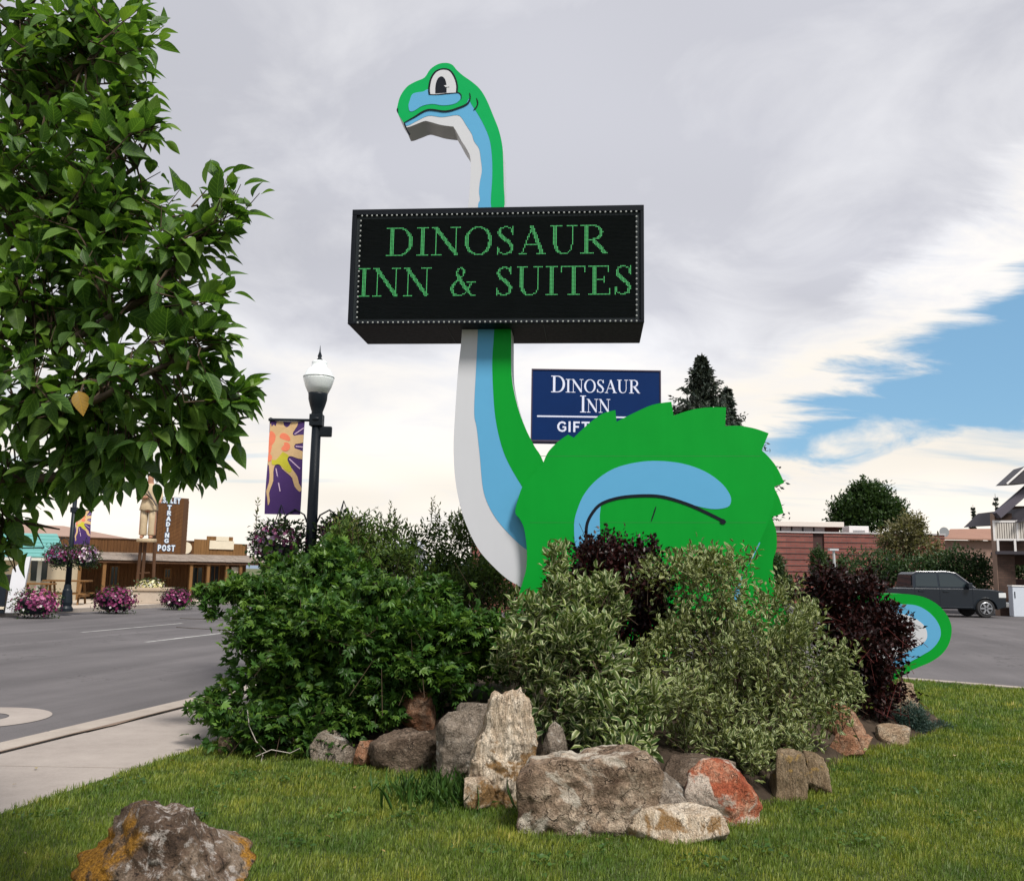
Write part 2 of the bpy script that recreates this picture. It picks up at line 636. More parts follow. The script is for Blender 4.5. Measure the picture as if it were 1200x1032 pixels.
def sheet(name, pts, z, mat, kind='structure'):
    mb = MB()
    f = mb.face([(p[0], p[1], z) for p in pts])
    bmesh.ops.triangulate(mb.bm, faces=[f])
    o = mb.build(name, mat)
    return tag(o, kind=kind)


sheet('ground', [(-1500, -300), (1500, -300), (1500, 2500), (-1500, 2500)], -.30, M['earth'])
sheet('road', [(curb_in(-12) - .3, -12), (curb_in(90) - .3, 90), (far_edge(90) + .05, 90), (far_edge(-12) + .05, -12)], -.12, M['asphalt'])
LAWN_BACK = [(walk_in(18) + .0, 18.0), (2.5, 17.7), (5.0, 16.2), (6.5, 14.95), (7.75, 13.95), (11, 11.2), (16, 5.5), (17, -8)]
sheet('parking_lot', [(curb_in(17) + 1.2, 17.3), (curb_in(60) + 1, 60), (60, 60), (60, -12), (12, -12), (9, 8), (4.5, 14.5)], -.125, M['asphalt'])
sheet('lawn', [(walk_in(-8), -8)] + [(walk_in(y), y) for y in (0, 6, 12)] + LAWN_BACK, 0.0, M['turf'])

# kerb along the street, in cast sections, with a dirty joint on the walk side
walk = thing('sidewalk', None, None)
tag(walk, kind='structure')
y = -6.0
k = 0
while y < 30:
    y2 = y + 1.52
    mb = MB()
    g_ = .009
    a, b = y + g_, y2 - g_
    dz = random.uniform(-.006, .004)
    mb.prism([(curb_in(a) + .05, a, dz), (walk_in(a), a, dz), (walk_in(b), b, dz), (curb_in(b) + .05, b, dz)], (0, 0, -.12))
    mb.build('paving_slab', M['concrete'], walk, bevel=.006)
    y = y2
kerb = thing('kerb', None, None)
tag(kerb, kind='structure')
y = -6.0
while y < 30:
    y2 = y + 3.04
    a, b = y + .004, y2 - .004
    mb = MB()
    mb.prism([(curb_in(a) - .33, a, .004), (curb_in(a), a, .004), (curb_in(b), b, .004), (curb_in(b) - .33, b, .004)], (0, 0, -.3))
    mb.build('kerb_stone', M['curb'], kerb, bevel=.015)
    y = y2
mb = MB()
pts = []
for i in range(60):
    y = -6 + i * .6
    wdt = .006 + .02 * noise.noise(Vector((y * 1.7, 0, 0))) + (.045 if 9.3 < y < 9.9 else 0)
    pts.append((curb_in(y) - .01, curb_in(y) + max(.0, wdt) + .016, y))
for p, q in zip(pts, pts[1:]):
    mb.face([(p[0], p[2], .0085), (p[1], p[2], .0085), (q[1], q[2], .0085), (q[0], q[2], .0085)])
tag(mb.build('dirt_strip', M['dirt_joint']), kind='structure')
# lawn kerb against the parking lot
lk = thing('parking_kerb', None, None)
tag(lk, kind='structure')
pp = [Vector((p[0], p[1], 0)) for p in LAWN_BACK]
for p, q in zip(pp, pp[1:]):
    d = (q - p)
    nseg = max(1, int(d.length / 2.4))
    nn = Vector((-d.y, d.x, 0)).normalized()
    for i in range(nseg):
        a, b = p + d * (i / nseg + .001), p + d * ((i + 1) / nseg - .001)
        mb = MB()
        mb.prism([a + Vector((0, 0, .03)), b + Vector((0, 0, .03)), b + nn * .16 + Vector((0, 0, .03)), a + nn * .16 + Vector((0, 0, .03))], (0, 0, -.3))
        mb.build('kerb_stone', M['curb'], lk, bevel=.012)
# dark soil showing in the joints under the slabs
sheet('joint_soil', [(curb_in(-8) + .02, -8), (walk_in(-8) - .02, -8), (walk_in(30) - .02, 30), (curb_in(30) + .02, 30)], -.018, M['soil'])
# far side: pavement with its kerb
sheet('pavement', [(far_edge(-5) - .02, -5), (far_edge(90) - .02, 90), (-90, 90), (-90, -5)], .02, M['plaza'])
fk = thing('far_kerb', None, None)
tag(fk, kind='structure')
for i in range(14):
    a, b = 6 + i * 4.0 + .01, 6 + i * 4.0 + 3.99
    mb = MB()
    mb.prism([(far_edge(a) - .0, a, .024), (far_edge(a) + .2, a, .024), (far_edge(b) + .2, b, .024), (far_edge(b) - .0, b, .024)], (0, 0, -.3))
    mb.build('kerb_stone', M['curb'], fk)
# painted lane dashes
for (ya, yb, off) in [(21.3, 25.2, 0), (9.5, 12.6, 0), (33, 36, 0), (45, 48, 0)]:
    x0 = -7.74 + (ya - 23.45) * SL
    x1 = -7.74 + (yb - 23.45) * SL
    sheet('lane_marking', [(x0 - .06, ya), (x0 + .06, ya), (x1 + .06, yb), (x1 - .06, yb)], -.116, M['road_paint'])
for (ya, yb) in [(24.0, 28.5)]:
    x0 = -10.9 + (ya - 24) * SL
    x1 = -10.9 + (yb - 24) * SL
    sheet('lane_marking', [(x0 - .05, ya), (x0 + .05, ya), (x1 + .05, yb), (x1 - .05, yb)], -.116, M['road_paint'])
# long low hills far behind the town
mb = MB()
hp = []
for i in range(61):
    x = -1400 + i * 50
    hp.append((x, 1500, 6 + 16 * (noise.noise(Vector((x * .003, 2.2, 0))) * .5 + .5)))
for p, q in zip(hp, hp[1:]):
    mb.face([(p[0], p[1] - 300, -1), (q[0], q[1] - 300, -1), q, p])
    mb.face([p, q, (q[0], q[1] + 400, -1), (p[0], p[1] + 400, -1)])
tag(mb.build('hills', paint('far_hills', (.16, .21, .28), .95, .1, .01), smooth=True), kind='structure')

# round concrete collar and iron cover in the street
mh = thing('manhole', 'round iron manhole cover in a pale concrete collar in the grey street', 'manhole', (-5.95, 10.65, -.12))
mb = MB()
NS = 40
for i in range(NS):
    q0, q1 = 2 * math.pi * i / NS, 2 * math.pi * (i + 1) / NS
    for r0, r1 in ((.34, .78),):
        mb.face([(r0 * math.cos(q0), r0 * math.sin(q0), .006), (r1 * math.cos(q0), r1 * math.sin(q0), .006), (r1 * math.cos(q1), r1 * math.sin(q1), .006), (r0 * math.cos(q1), r0 * math.sin(q1), .006)])
mb.build('collar', M['concrete'], mh)
MB().lathe([(.325, -.02), (.325, .004), (.30, .007), (.0, .007)], seg=32).build('cover', M['asphalt'], mh)

# planting bed: soil heaped behind the stones
BED = [(-2.5, 9.3), (-2.2, 8.5), (-1.7, 8.25), (-1.1, 8.0), (-.5, 7.6), (-.1, 7.0), (.35, 6.35), (.8, 6.05), (1.4, 6.3), (2.0, 6.95), (2.6, 7.9), (3.2, 8.75), (3.9, 9.4), (4.9, 10.5), (5.3, 12), (4.8, 13.6), (2, 14.6), (-.6, 14.6), (-2.0, 12.5)]


def in_poly(P, poly):
    x, y = P[:, 0], P[:, 1]
    r = np.zeros(len(P), bool)
    n = len(poly)
    for i in range(n):
        x0, y0 = poly[i]
        x1, y1 = poly[(i + 1) % n]
        c = ((y0 > y) != (y1 > y)) & (x < (x1 - x0) * (y - y0) / (y1 - y0 + 1e-12) + x0)
        r ^= c
    return r


mb = MB()
cx, cy = 1.2, 10.3
rings = []
for t, h in ((1.03, -.04), (.98, .02), (.90, .10), (.78, .26), (.5, .42), (.2, .48)):
    ring = []
    for i in range(len(BED)):
        for s in range(3):
            p = Vector(BED[i]).lerp(Vector(BED[(i + 1) % len(BED)]), s / 3)
            x, y = cx + (p.x - cx) * t, cy + (p.y - cy) * t
            ring.append(mb.bm.verts.new((x, y, h + .05 * noise.noise(Vector((x * 2.3, y * 2.3, 0))))))
    rings.append(ring)
for a, b in zip(rings, rings[1:]):
    for i in range(len(a)):
        mb.bm.faces.new((a[i], a[(i + 1) % len(a)], b[(i + 1) % len(a)], b[i]))
mb.bm.faces.new(rings[-1])
tag(mb.build('planting_bed', M['soil'], smooth=True), kind='structure')

# ------------------------------------------------------------------ letters: thick and thin strokes with serifs
TK, TN = .155, .05


def ell(cx, cy, rx, ry, a0, a1, n, tmin, tmax):
    out = []
    for i in range(n + 1):
        a = R(a0 + (a1 - a0) * i / n)
        out.append((cx + rx * math.cos(a), cy + ry * math.sin(a), tmin + (tmax - tmin) * abs(math.cos(a)) ** 1.5))
    return out


def sf(x, y, w): return [(x - w / 2, y, TN), (x + w / 2, y, TN)]


GLY = {
    'I': (.42, [[(.21, .02, TK), (.21, .98, TK)], sf(.21, .02, .40), sf(.21, .98, .40)]),
    'D': (.92, [[(.2, .02, TK), (.2, .98, TK)], [(.0, .02, TN), (.45, .02, TN)], [(.0, .98, TN), (.45, .98, TN)], ell(.42, .5, .42, .48, 90, -90, 14, TN, TK)]),
    'N': (.98, [[(.16, .02, TN), (.16, .98, TN)], [(.14, .96, TK), (.82, .06, TK)], [(.82, .0, TN), (.82, .98, TN)], sf(.16, .02, .32), [(.0, .98, TN), (.2, .98, TN)], sf(.82, .98, .32)]),
    'O': (.98, [ell(.49, .5, .40, .48, 0, 360, 28, TN, TK)]),
    'S': (.64, [[(.54, .74, .06), (.50, .9, .06), (.34, .98, TN), (.16, .92, .09), (.10, .77, .12), (.18, .63, .15), (.42, .45, .155), (.54, .29, .14), (.50, .10, .1), (.32, .02, TN), (.13, .08, .06), (.07, .27, .06)], [(.56, .72, TN), (.56, .97, TN)], [(.06, .03, TN), (.06, .27, TN)]]),
    'A': (.94, [[(.12, .02, TN), (.47, .99, TN)], [(.45, .97, TK), (.80, .02, TK)], [(.24, .34, TN), (.66, .34, TN)], sf(.12, .02, .27), sf(.80, .02, .33)]),
    'U': (.92, [[(.19, .98, TK), (.19, .32, TK), (.24, .14, .12), (.36, .04, .07), (.5, .02, TN), (.64, .07, TN), (.72, .18, TN), (.74, .34, TN), (.74, .98, TN)], sf(.19, .98, .38), sf(.74, .98, .30)]),
    'R': (.90, [[(.2, .02, TK), (.2, .98, TK)], sf(.2, .02, .40), [(.0, .98, TN), (.42, .98, TN)], ell(.40, .74, .28, .24, 90, -90, 10, TN, TK * .9), [(.2, .5, TN), (.42, .5, TN)], [(.42, .48, TK), (.78, .06, TK)], [(.74, .02, TN), (.9, .02, TN)]]),
    'T': (.84, [[(.42, .02, TK), (.42, .98, TK)], [(.03, .98, TN), (.81, .98, TN)], [(.03, .98, TN), (.03, .78, TN)], [(.81, .98, TN), (.81, .78, TN)], sf(.42, .02, .40)]),
    'E': (.76, [[(.2, .02, TK), (.2, .98, TK)], [(.0, .98, TN), (.66, .98, TN)], [(.66, .98, TN), (.66, .8, TN)], [(.2, .51, TN), (.52, .51, TN)], [(.52, .42, TN), (.52, .62, TN)], [(.0, .02, TN), (.70, .02, TN)], [(.70, .02, TN), (.72, .22, TN)]]),
    '&': (1.0, [[(.93, .02, TN), (.78, .06, .09), (.56, .32, TK), (.36, .62, .14), (.27, .8, .09), (.34, .94, TN), (.46, .97, .07), (.55, .86, .09), (.5, .7, .07), (.22, .46, .09), (.10, .26, .14), (.2, .06, .1), (.42, .02, .07), (.62, .12, TN), (.8, .45, TN)], sf(.8, .47, .3)]),
    ' ': (.42, []),
}
B = .17
SANS = {
    'G': (.80, [[(.7, .74), (.58, .88), (.42, .92), (.22, .84), (.10, .62), (.10, .38), (.22, .16), (.42, .08), (.6, .13), (.70, .26), (.70, .46), (.46, .46)]]),
    'I': (.34, [[(.17, 0), (.17, 1)]]),
    'F': (.66, [[(.15, 0), (.15, 1)], [(.1, .91), (.62, .91)], [(.1, .5), (.54, .5)]]),
    'T': (.72, [[(.36, 0), (.36, .95)], [(.02, .91), (.70, .91)]]),
    'S': (.70, [[(.6, .76), (.5, .89), (.34, .92), (.16, .84), (.13, .68), (.26, .55), (.5, .46), (.6, .32), (.55, .14), (.35, .08), (.17, .13), (.09, .27)]]),
    'H': (.78, [[(.14, 0), (.14, 1)], [(.64, 0), (.64, 1)], [(.14, .5), (.64, .5)]]),
    'O': (.84, [[(.42 + .32 * math.cos(a * math.pi / 8), .5 + .42 * math.sin(a * math.pi / 8)) for a in range(17)]]),
    'P': (.70, [[(.14, 0), (.14, 1)], [(.1, .91), (.42, .91), (.58, .82), (.60, .68), (.54, .52), (.42, .46), (.1, .46)]]),
    'A': (.80, [[(.08, 0), (.4, .95)], [(.4, .95), (.72, 0)], [(.2, .3), (.6, .3)]]),
    'L': (.62, [[(.14, 0), (.14, 1)], [(.1, .09), (.58, .09)]]),
    'E': (.66, [[(.14, 0), (.14, 1)], [(.1, .91), (.6, .91)], [(.1, .5), (.54, .5)], [(.1, .09), (.6, .09)]]),
    'Y': (.76, [[(.06, 1), (.38, .5)], [(.70, 1), (.38, .5)], [(.38, .5), (.38, 0)]]),
    'R': (.74, [[(.14, 0), (.14, 1)], [(.1, .91), (.42, .91), (.6, .82), (.6, .62), (.42, .5), (.1, .5)], [(.4, .5), (.64, 0)]]),
    'D': (.76, [[(.14, 0), (.14, 1)], [(.1, .91), (.36, .91), (.56, .78), (.64, .5), (.56, .22), (.36, .09), (.1, .09)]]),
    'N': (.80, [[(.14, 0), (.14, 1)], [(.14, .95), (.66, .05)], [(.66, 0), (.66, 1)]]),
    ' ': (.4, []),
}


def strokes_of(ch, sans):
    w, st = (SANS if sans else GLY)[ch]
    return w, [[(p[0], p[1], p[2] if len(p) > 2 else B) for p in s] for s in st]


def letter_prisms(mb, ch, fn, sans=False, grow=0.0, k0=0):
    """strokes as plates; fn(x, y, lift) -> 3D. Each stroke stands a hair prouder than the last"""
    w, st = strokes_of(ch, sans)
    k = k0
    for s in st:
        P = [Vector((p[0], p[1])) for p in s]
        W = [p[2] / 2 + grow for p in s]
        left, right = [], []
        for i, p in enumerate(P):
            t = (P[min(i + 1, len(P) - 1)] - P[max(i - 1, 0)]).normalized()
            n = Vector((-t.y, t.x))
            e = Vector((0, 0))
            if grow:
                e = -t * grow if i == 0 else (t * grow if i == len(P) - 1 else e)
            left.append(p + n * W[i] + e)
            right.append(p - n * W[i] + e)
        lift = .003 + .0006 * k
        k += 1
        for i in range(len(P) - 1):
            q = [left[i], left[i + 1], right[i + 1], right[i]]
            f = [mb.bm.verts.new(fn(a.x, a.y, lift)) for a in q]
            b = [mb.bm.verts.new(fn(a.x, a.y, 0)) for a in q]
            mb.bm.faces.new(f)
            for j in range(4):
                mb.bm.faces.new((f[j], b[j], b[(j + 1) % 4], f[(j + 1) % 4]))
    return w


def inside(st, x, y):
    for s in st:
        for p, q in zip(s, s[1:]):
            ax, ay, aw = p
            bx, by, bw = q
            dx, dy = bx - ax, by - ay
            L = dx * dx + dy * dy + 1e-12
            t = max(0, min(1, ((x - ax) * dx + (y - ay) * dy) / L))
            d = math.hypot(x - ax - t * dx, y - ay - t * dy)
            if d <= max(.022, (aw + (bw - aw) * t) * .41):
                return True
    return False


def text_width(s, track, sans=False):
    return sum((SANS if sans else GLY)[c][0] + track for c in s) - track


# ------------------------------------------------------------------ the dinosaur
DY = R(-5)                      # its right end stands a little nearer
DP = Plane((0, 11.0, 0), DY)
DEPTH = .38


def spline(pts, n=5, closed=True):
    """smooth outline through points; a third value of 1 keeps a corner"""
    N = len(pts)
    out = []
    rng_ = range(N) if closed else range(N - 1)
    for i in rng_:
        p1, p2 = pts[i], pts[(i + 1) % N]
        c1, c2 = len(p1) > 2, len(p2) > 2
        p0 = p1 if c1 else (pts[i - 1] if (closed or i > 0) else p1)
        p3 = p2 if c2 else (pts[(i + 2) % N] if (closed or i + 2 < N) else p2)
        out.append(tuple(p1[:2]))
        if math.hypot(p2[0] - p1[0], p2[1] - p1[1]) < 1.5:
            continue
        for k in range(1, n):
            t = k / n
            t2, t3 = t * t, t * t * t
            q = []
            for a in (0, 1):
                m1 = (p2[a] - p0[a]) * .5
                m2 = (p3[a] - p1[a]) * .5
                q.append((2 * t3 - 3 * t2 + 1) * p1[a] + (t3 - 2 * t2 + t) * m1 + (-2 * t3 + 3 * t2) * p2[a] + (t3 - t2) * m2)
            out.append(tuple(q))
    if not closed:
        out.append(tuple(pts[-1][:2]))
    return out


def za(pts, x0, y0, s):
    return [(x0 + p[0] / s, y0 + p[1] / s) + tuple(p[2:]) for p in pts]


def HZ(pts): return za(pts, 450, 60, 5.159)       # head close-up
def BZ(pts): return za(pts, 500, 380, 2.727)      # body close-up
def TZ(pts): return za(pts, 930, 650, 4.485)      # tail close-up


def plate(name, pts, off, thick, mat, parent, n=5, sm=True, label=None, bevel=0.0):
    """outline in the sign's plane, front face off metres in front of the plane (negative = nearer), thick deep"""
    o = spline(pts, n) if sm else [tuple(p[:2]) for p in pts]
    mb = MB()
    P3 = [DP.hit(p[0], p[1], off) for p in o]
    mb.prism(P3, DP.n * thick)
    return mb.build(name, mat, parent, world=True, label=label, bevel=bevel)


def line(name, pts, w, off, mat, parent, n=5, taper=True):
    o = spline(pts, n, closed=False)
    N = len(o)
    L, Rr = [], []
    for i, p in enumerate(o):
        a, b = o[max(i - 1, 0)], o[min(i + 1, N - 1)]
        tx, ty = b[0] - a[0], b[1] - a[1]
        l = math.hypot(tx, ty) or 1
        ww = w * .5 * (1 if not taper else min(1, .35 + 3.0 * min(i, N - 1 - i) / N))
        L.append((p[0] - ty / l * ww, p[1] + tx / l * ww))
        Rr.append((p[0] + ty / l * ww, p[1] - tx / l * ww))
    mb = MB()
    for i in range(N - 1):
        q = [DP.hit(*c, off) for c in (L[i], L[i + 1], Rr[i + 1], Rr[i])]
        mb.prism(q, DP.n * .0025)
    return mb.build(name, mat, parent, world=True)


dino = thing('dinosaur_sign', 'tall green and blue long-necked cartoon dinosaur rising from the planted stone bed', 'sign', (1.2, 11.2, .3))

JAW = HZ([(118, 432, 1), (128, 462, 1), (150, 459), (200, 440), (247, 423), (288, 431), (345, 447), (420, 457, 1), (440, 490), (470, 545), (500, 592), (521, 640), (524, 720), (520, 800), (513, 900), (508, 950)])
NECK_L = [(544, 320), (541, 393)] + BZ([(100, 150), (90, 300), (86, 400), (92, 500), (110, 590), (135, 660), (170, 725), (220, 780), (260, 815), (310, 850), (350, 930, 1)])
NECK_R = BZ([(420, 930, 1), (420, 600), (373, 440), (345, 390), (315, 330), (290, 260), (273, 180), (270, 110), (270, 35)]) + [(597, 340), (593, 300)]
HEAD_R = HZ([(724, 950), (724, 800), (720, 650), (715, 570), (695, 480), (660, 390), (620, 295), (580, 230), (530, 185), (480, 150), (440, 115), (415, 85), (380, 72), (330, 78), (280, 110), (245, 160), (190, 185), (140, 215), (100, 270), (82, 330), (80, 370)])
neck = plate('neck', JAW + NECK_L + NECK_R + HEAD_R, 0, DEPTH, M['white'], dino, 4)

# blue band up the neck to the cheek
WB_up = HZ([(140, 452), (200, 422), (270, 391), (350, 399), (440, 387), (470, 405), (495, 445), (530, 500), (545, 545), (575, 590), (585, 650), (592, 720), (580, 790), (575, 850), (580, 900), (568, 950)])
WB_lo = BZ([(163, 32), (158, 140), (152, 280), (160, 330), (170, 420), (178, 510), (190, 560), (215, 610), (250, 655), (300, 705), (330, 725, 1)])
BG_lo = BZ([(330, 560, 1), (300, 510), (265, 450), (240, 390), (220, 300), (212, 200), (210, 110), (215, 32)])
BG_up = HZ([(650, 950), (655, 760), (653, 640), (640, 540), (610, 460), (570, 385), (525, 315)])
MOUTH = HZ([(515, 285), (490, 325), (440, 350), (370, 367), (265, 355), (180, 400), (120, 434)])
plate('throat_stripe', WB_up + [(560, 300), (561, 350)] + WB_lo + BG_lo + [(580, 345), (577, 290)] + BG_up + MOUTH, -.003, .006, M['blue'], neck, 4)
# green of head and back of the neck
MOUTH_R = [tuple(p) for p in MOUTH[::-1]]
BG_dn = [tuple(p) for p in BG_up[::-1]]
plate('head', HZ([(118, 432, 1)]) + MOUTH_R[1:] + BG_dn + HEAD_R, -.005, .008, M['head_green'], dino, 4)
hd = [c for c in dino.children if c.name == 'head'][0]
lower_green = [(577, 292, 1), (580, 345)] + [tuple(p) for p in BG_lo[::-1]] + BZ([(420, 640, 1)]) + NECK_R[1:]
plate('neck_back', lower_green, -.005, .008, M['green'], dino, 4)
# face
plate('cheek', HZ([(155, 300), (170, 262), (200, 250), (235, 245), (270, 230), (278, 258, 1), (300, 262), (380, 257), (440, 252), (462, 265), (465, 285), (440, 312), (400, 325), (350, 328), (290, 320), (230, 332), (180, 362), (155, 362), (148, 330)]), -.009, .004, M['blue'], hd, 4)
line('mouth_line', HZ([(517, 252), (521, 282), (503, 318), (445, 345), (370, 364), (265, 355), (180, 400), (119, 434)]), 1.9, -.0115, M['ink'], hd)
line('dimple', HZ([(559, 283), (567, 315), (556, 342), (541, 355)]), 1.4, -.0115, M['ink'], hd)
line('nostril', HZ([(83, 345), (80, 358), (85, 372)]), 1.6, -.0115, M['ink'], hd)
line('cheek_line', HZ([(300, 263), (380, 256), (440, 250), (464, 264), (466, 290)]), 1.3, -.0125, M['ink'], hd)
line('chin_line', HZ([(122, 436), (135, 470), (156, 507)]), 1.8, -.0085, M['ink'], neck, taper=False)
plate('eye_outline', HZ([(270, 264, 1), (267, 225), (278, 168), (305, 124), (345, 105), (388, 107), (417, 130), (438, 172), (447, 215), (444, 254, 1), (380, 260), (320, 265)]), -.013, .004, M['ink'], hd, 4)
plate('eye_white', HZ([(280, 260, 1), (278, 225), (288, 172), (312, 133), (345, 115), (384, 117), (408, 137), (428, 176), (436, 215), (434, 251, 1), (380, 254), (320, 261)]), -.0165, .0035, M['white'], hd, 4)
plate('pupil', HZ([(310, 256, 1), (312, 205), (325, 167), (347, 153), (367, 167), (377, 200), (378, 251, 1)]), -.019, .0025, M['ink'], hd, 4)
plate('eye_glint', HZ([(362, 208, 1), (395, 203, 1), (396, 216, 1), (372, 218, 1)]), -.0215, .0025, M['white'], hd, 2, sm=False)

# body: front face carried forward of the neck, a spiked back plate behind it
FO = -.13
BODY = BZ([(373, 441, 1), (388, 408), (418, 376), (452, 352, 1), (470, 362, 1), (512, 322), (560, 286), (603, 274, 1), (607, 311, 1), (660, 284), (722, 257), (782, 247, 1), (789, 291, 1), (850, 272), (905, 265), (957, 265, 1), (954, 325, 1), (1000, 324), (1050, 333), (1093, 348, 1), (1071, 402, 1), (1092, 430), (1106, 470), (1112, 520), (1106, 580), (1088, 640), (1058, 706), (1028, 768), (985, 850), (950, 960, 1), (800, 990, 1), (790, 1060, 1), (640, 1060, 1), (620, 990, 1), (560, 985, 1), (550, 1060, 1), (330, 1060, 1), (293, 960), (292, 880), (306, 825), (318, 780), (320, 720), (312, 655), (298, 622), (283, 600), (293, 555), (308, 515), (340, 478)])
body = plate('body', BODY, FO, DEPTH + .0, M['green'], dino, 4)
HAUNCH = BZ([(475, 720, 1), (471, 640), (482, 590), (505, 540), (545, 495), (600, 460), (670, 441), (740, 436), (820, 445), (890, 470), (940, 505), (966, 538), (973, 563), (962, 583), (920, 590), (870, 582), (810, 564), (740, 549), (660, 550), (600, 560), (556, 582), (557, 720, 1)])
plate('thigh_stripe', HAUNCH, FO - .003, .003, M['blue'], body, 4)
line('thigh_line', BZ([(509, 730), (510, 690), (512, 640), (530, 602), (560, 572), (620, 553), (700, 547), (760, 552), (830, 573), (890, 599), (948, 628)]), 3.6, FO - .0055, M['ink'], body, taper=False)
plate('line_end', BZ([(940, 622), (950, 622), (957, 630), (950, 638), (938, 634)]), FO - .0085, .003, M['ink'], body, 3)
line('belly_tick', BZ([(733, 581), (726, 604), (717, 630)]), 1.6, FO - .003, M['ink'], body)
# sheet seams across the cabinet face
for yy in (420, 632):
    x0, x1 = (360, 1066) if yy == 420 else (330, 1085)
    mb = MB()
    q = [DP.hit(*c, FO - .0008) for c in BZ([(x0, yy), (x1, yy), (x1, yy + 1.6), (x0, yy + 1.6)])]
    mb.prism(q, DP.n * .002)
    mb.build('sheet_seam', paint('seam_green', (.002, .20, .022), .5, .1), body, world=True)

TO = .24
TAILB = BZ([(900, 400, 1), (1060, 395, 1), (1085, 415), (1118, 455), (1143, 506, 1), (1109, 519, 1), (1128, 558), (1141, 603, 1), (1103, 616, 1), (1117, 660), (1118, 715), (1106, 765), (1120, 850), (1150, 920), (1190, 985, 1), (1090, 1020, 1), (1000, 960), (900, 900, 1)])
tailp = plate('tail_root', TAILB, TO, .16, M['green'], dino, 4)
plate('tail_root_stripe', BZ([(1066, 698), (1052, 726), (1036, 758), (1010, 800), (1002, 870), (1020, 930), (1040, 960), (990, 900), (985, 830), (1010, 775), (1040, 726), (1058, 700)]), TO - .003, .003, M['blue'], tailp, 3)
# tail end: curls out of the bed to the right
TG = TZ([(230, 640, 1), (180, 540), (170, 400), (230, 280), (330, 222), (440, 206), (520, 204), (600, 206), (680, 220), (745, 252), (792, 296), (822, 346), (831, 400), (817, 465), (780, 520), (720, 562), (650, 592), (590, 620), (520, 660), (400, 700, 1)])
tail = plate('tail', TG, TO - .10, .3, M['green'], dino, 4)
TBL = TZ([(260, 600, 1), (225, 520), (220, 410), (270, 310), (360, 262), (450, 255), (560, 258), (640, 264), (700, 292), (747, 338), (772, 390), (768, 440), (730, 492), (670, 530), (600, 568), (525, 604), (440, 640), (330, 655, 1)])
plate('tail_stripe', TBL, TO - .104, .005, M['blue'], tail, 4)
TW = TZ([(300, 560), (280, 500), (290, 400), (340, 330), (430, 305), (540, 306), (620, 325), (680, 364), (702, 410), (690, 455), (620, 494), (555, 528), (470, 572), (380, 600)])
plate('tail_belly', TW, TO - .108, .005, M['white'], tail, 4)

# ------------------------------------------------------------------ message board across the neck
BO = -.27                       # front of the board stands this far before the neck face
TLs, TRs = DP.sz(413.5, 244.5, BO), DP.sz(755.0, 242.0, BO)
BLs, BRs = DP.sz(407.5, 380.0, BO), DP.sz(754.5, 378.0, BO)
s0, s1 = (TLs[0] + BLs[0]) / 2, (TRs[0] + BRs[0]) / 2
zt, zb = (TLs[1] + TRs[1]) / 2, (BLs[1] + BRs[1]) / 2
W_, H_ = s1 - s0, zt - zb
org = DP.P + DP.e * s0 + DP.n * BO
board = thing('message_board', 'wide black electronic message board with green lit letters across the dinosaur neck', 'message board', (org.x, org.y, zb), DY)
# local frame: x along, y away, z up; front face at y=0
BD = 1.0
mb = MB()
mb.box((0, .03, 0), (W_, BD, H_))
mb.build('cabinet', M['cab_black'], board, bevel=.012)
fr = .055
mb = MB()
mb.box((0, -.015, H_ - .075), (W_, .03, H_))
mb.build('frame_rail', M['cab_black'], board, bevel=.006)
mb = MB()
mb.box((0, -.015, 0), (W_, .03, .03))
mb.build('frame_rail', M['cab_black'], board, bevel=.006)
for xa, xb in ((0, fr), (W_ - fr * .8, W_)):
    mb = MB()
    mb.box((xa, -.015, .0305), (xb, .03, H_ - .0755))
    mb.build('frame_stile', M['cab_black'], board, bevel=.006)
mb = MB()
mb.box((fr, .012, .0305), (W_ - fr * .8, .0295, H_ - .0755))
mb.build('screen', M['screen'], board)
# louvres between the lamp rows
zs = np.arange(.075, H_ - .115, .0165)
mb = MB()
for z in zs:
    xa, xb = fr + .05, W_ - fr * .8 - .05
    mb.prism([(xa, .012, z), (xa, -.004, z + .0045), (xa, .012, z + .007)], (xb - xa, 0, 0))
mb.build('louvre', M['slat'], board, kind='stuff')
# green lamp dots forming the words
PIT = .0165


def led_text(txt, u0, u1, v0, v1):
    x0, x1 = u0 * W_, u1 * W_
    ztop, zbot = H_ * (1 - v0), H_ * (1 - v1)
    h = ztop - zbot
    tw = text_width(txt, .10)
    sx = (x1 - x0) / tw
    x = 0
    for ch in txt:
        w, st = strokes_of(ch, False)
        if st:
            mb = MB()
            gx0 = math.ceil((x0 + x * sx) / PIT) * PIT
            i = 0
            px = gx0
            while px < x0 + (x + w) * sx:
                z = math.ceil(zbot / PIT) * PIT + .0037
                while z < ztop + .001:
                    if inside(st, (px - x0) / sx - x, (z - zbot) / h):
                        a, b = PIT * .27, PIT * .36
                        mb.face([(px - a, -.0065, z - b), (px + a, -.0065, z - b), (px + a, -.0065, z + b), (px - a, -.0065, z + b)])
                    z += PIT
                px += PIT
            mb.build('letter', M['led'], board)
        x += w + .10


led_text('DINOSAUR', .123, .880, .165, .415)
led_text('INN & SUITES', .030, .962, .515, .768)
mb = MB()


def bulb(x, z):
    r = .0115
    vs = [mb.bm.verts.new((x + r * math.cos(a), -.0155, z + r * math.sin(a))) for a in [k * math.pi / 3 for k in range(6)]]
    t = mb.bm.verts.new((x, -.0155 - r, z))
    for k in range(6):
        mb.bm.faces.new((vs[k], vs[(k + 1) % 6], t))


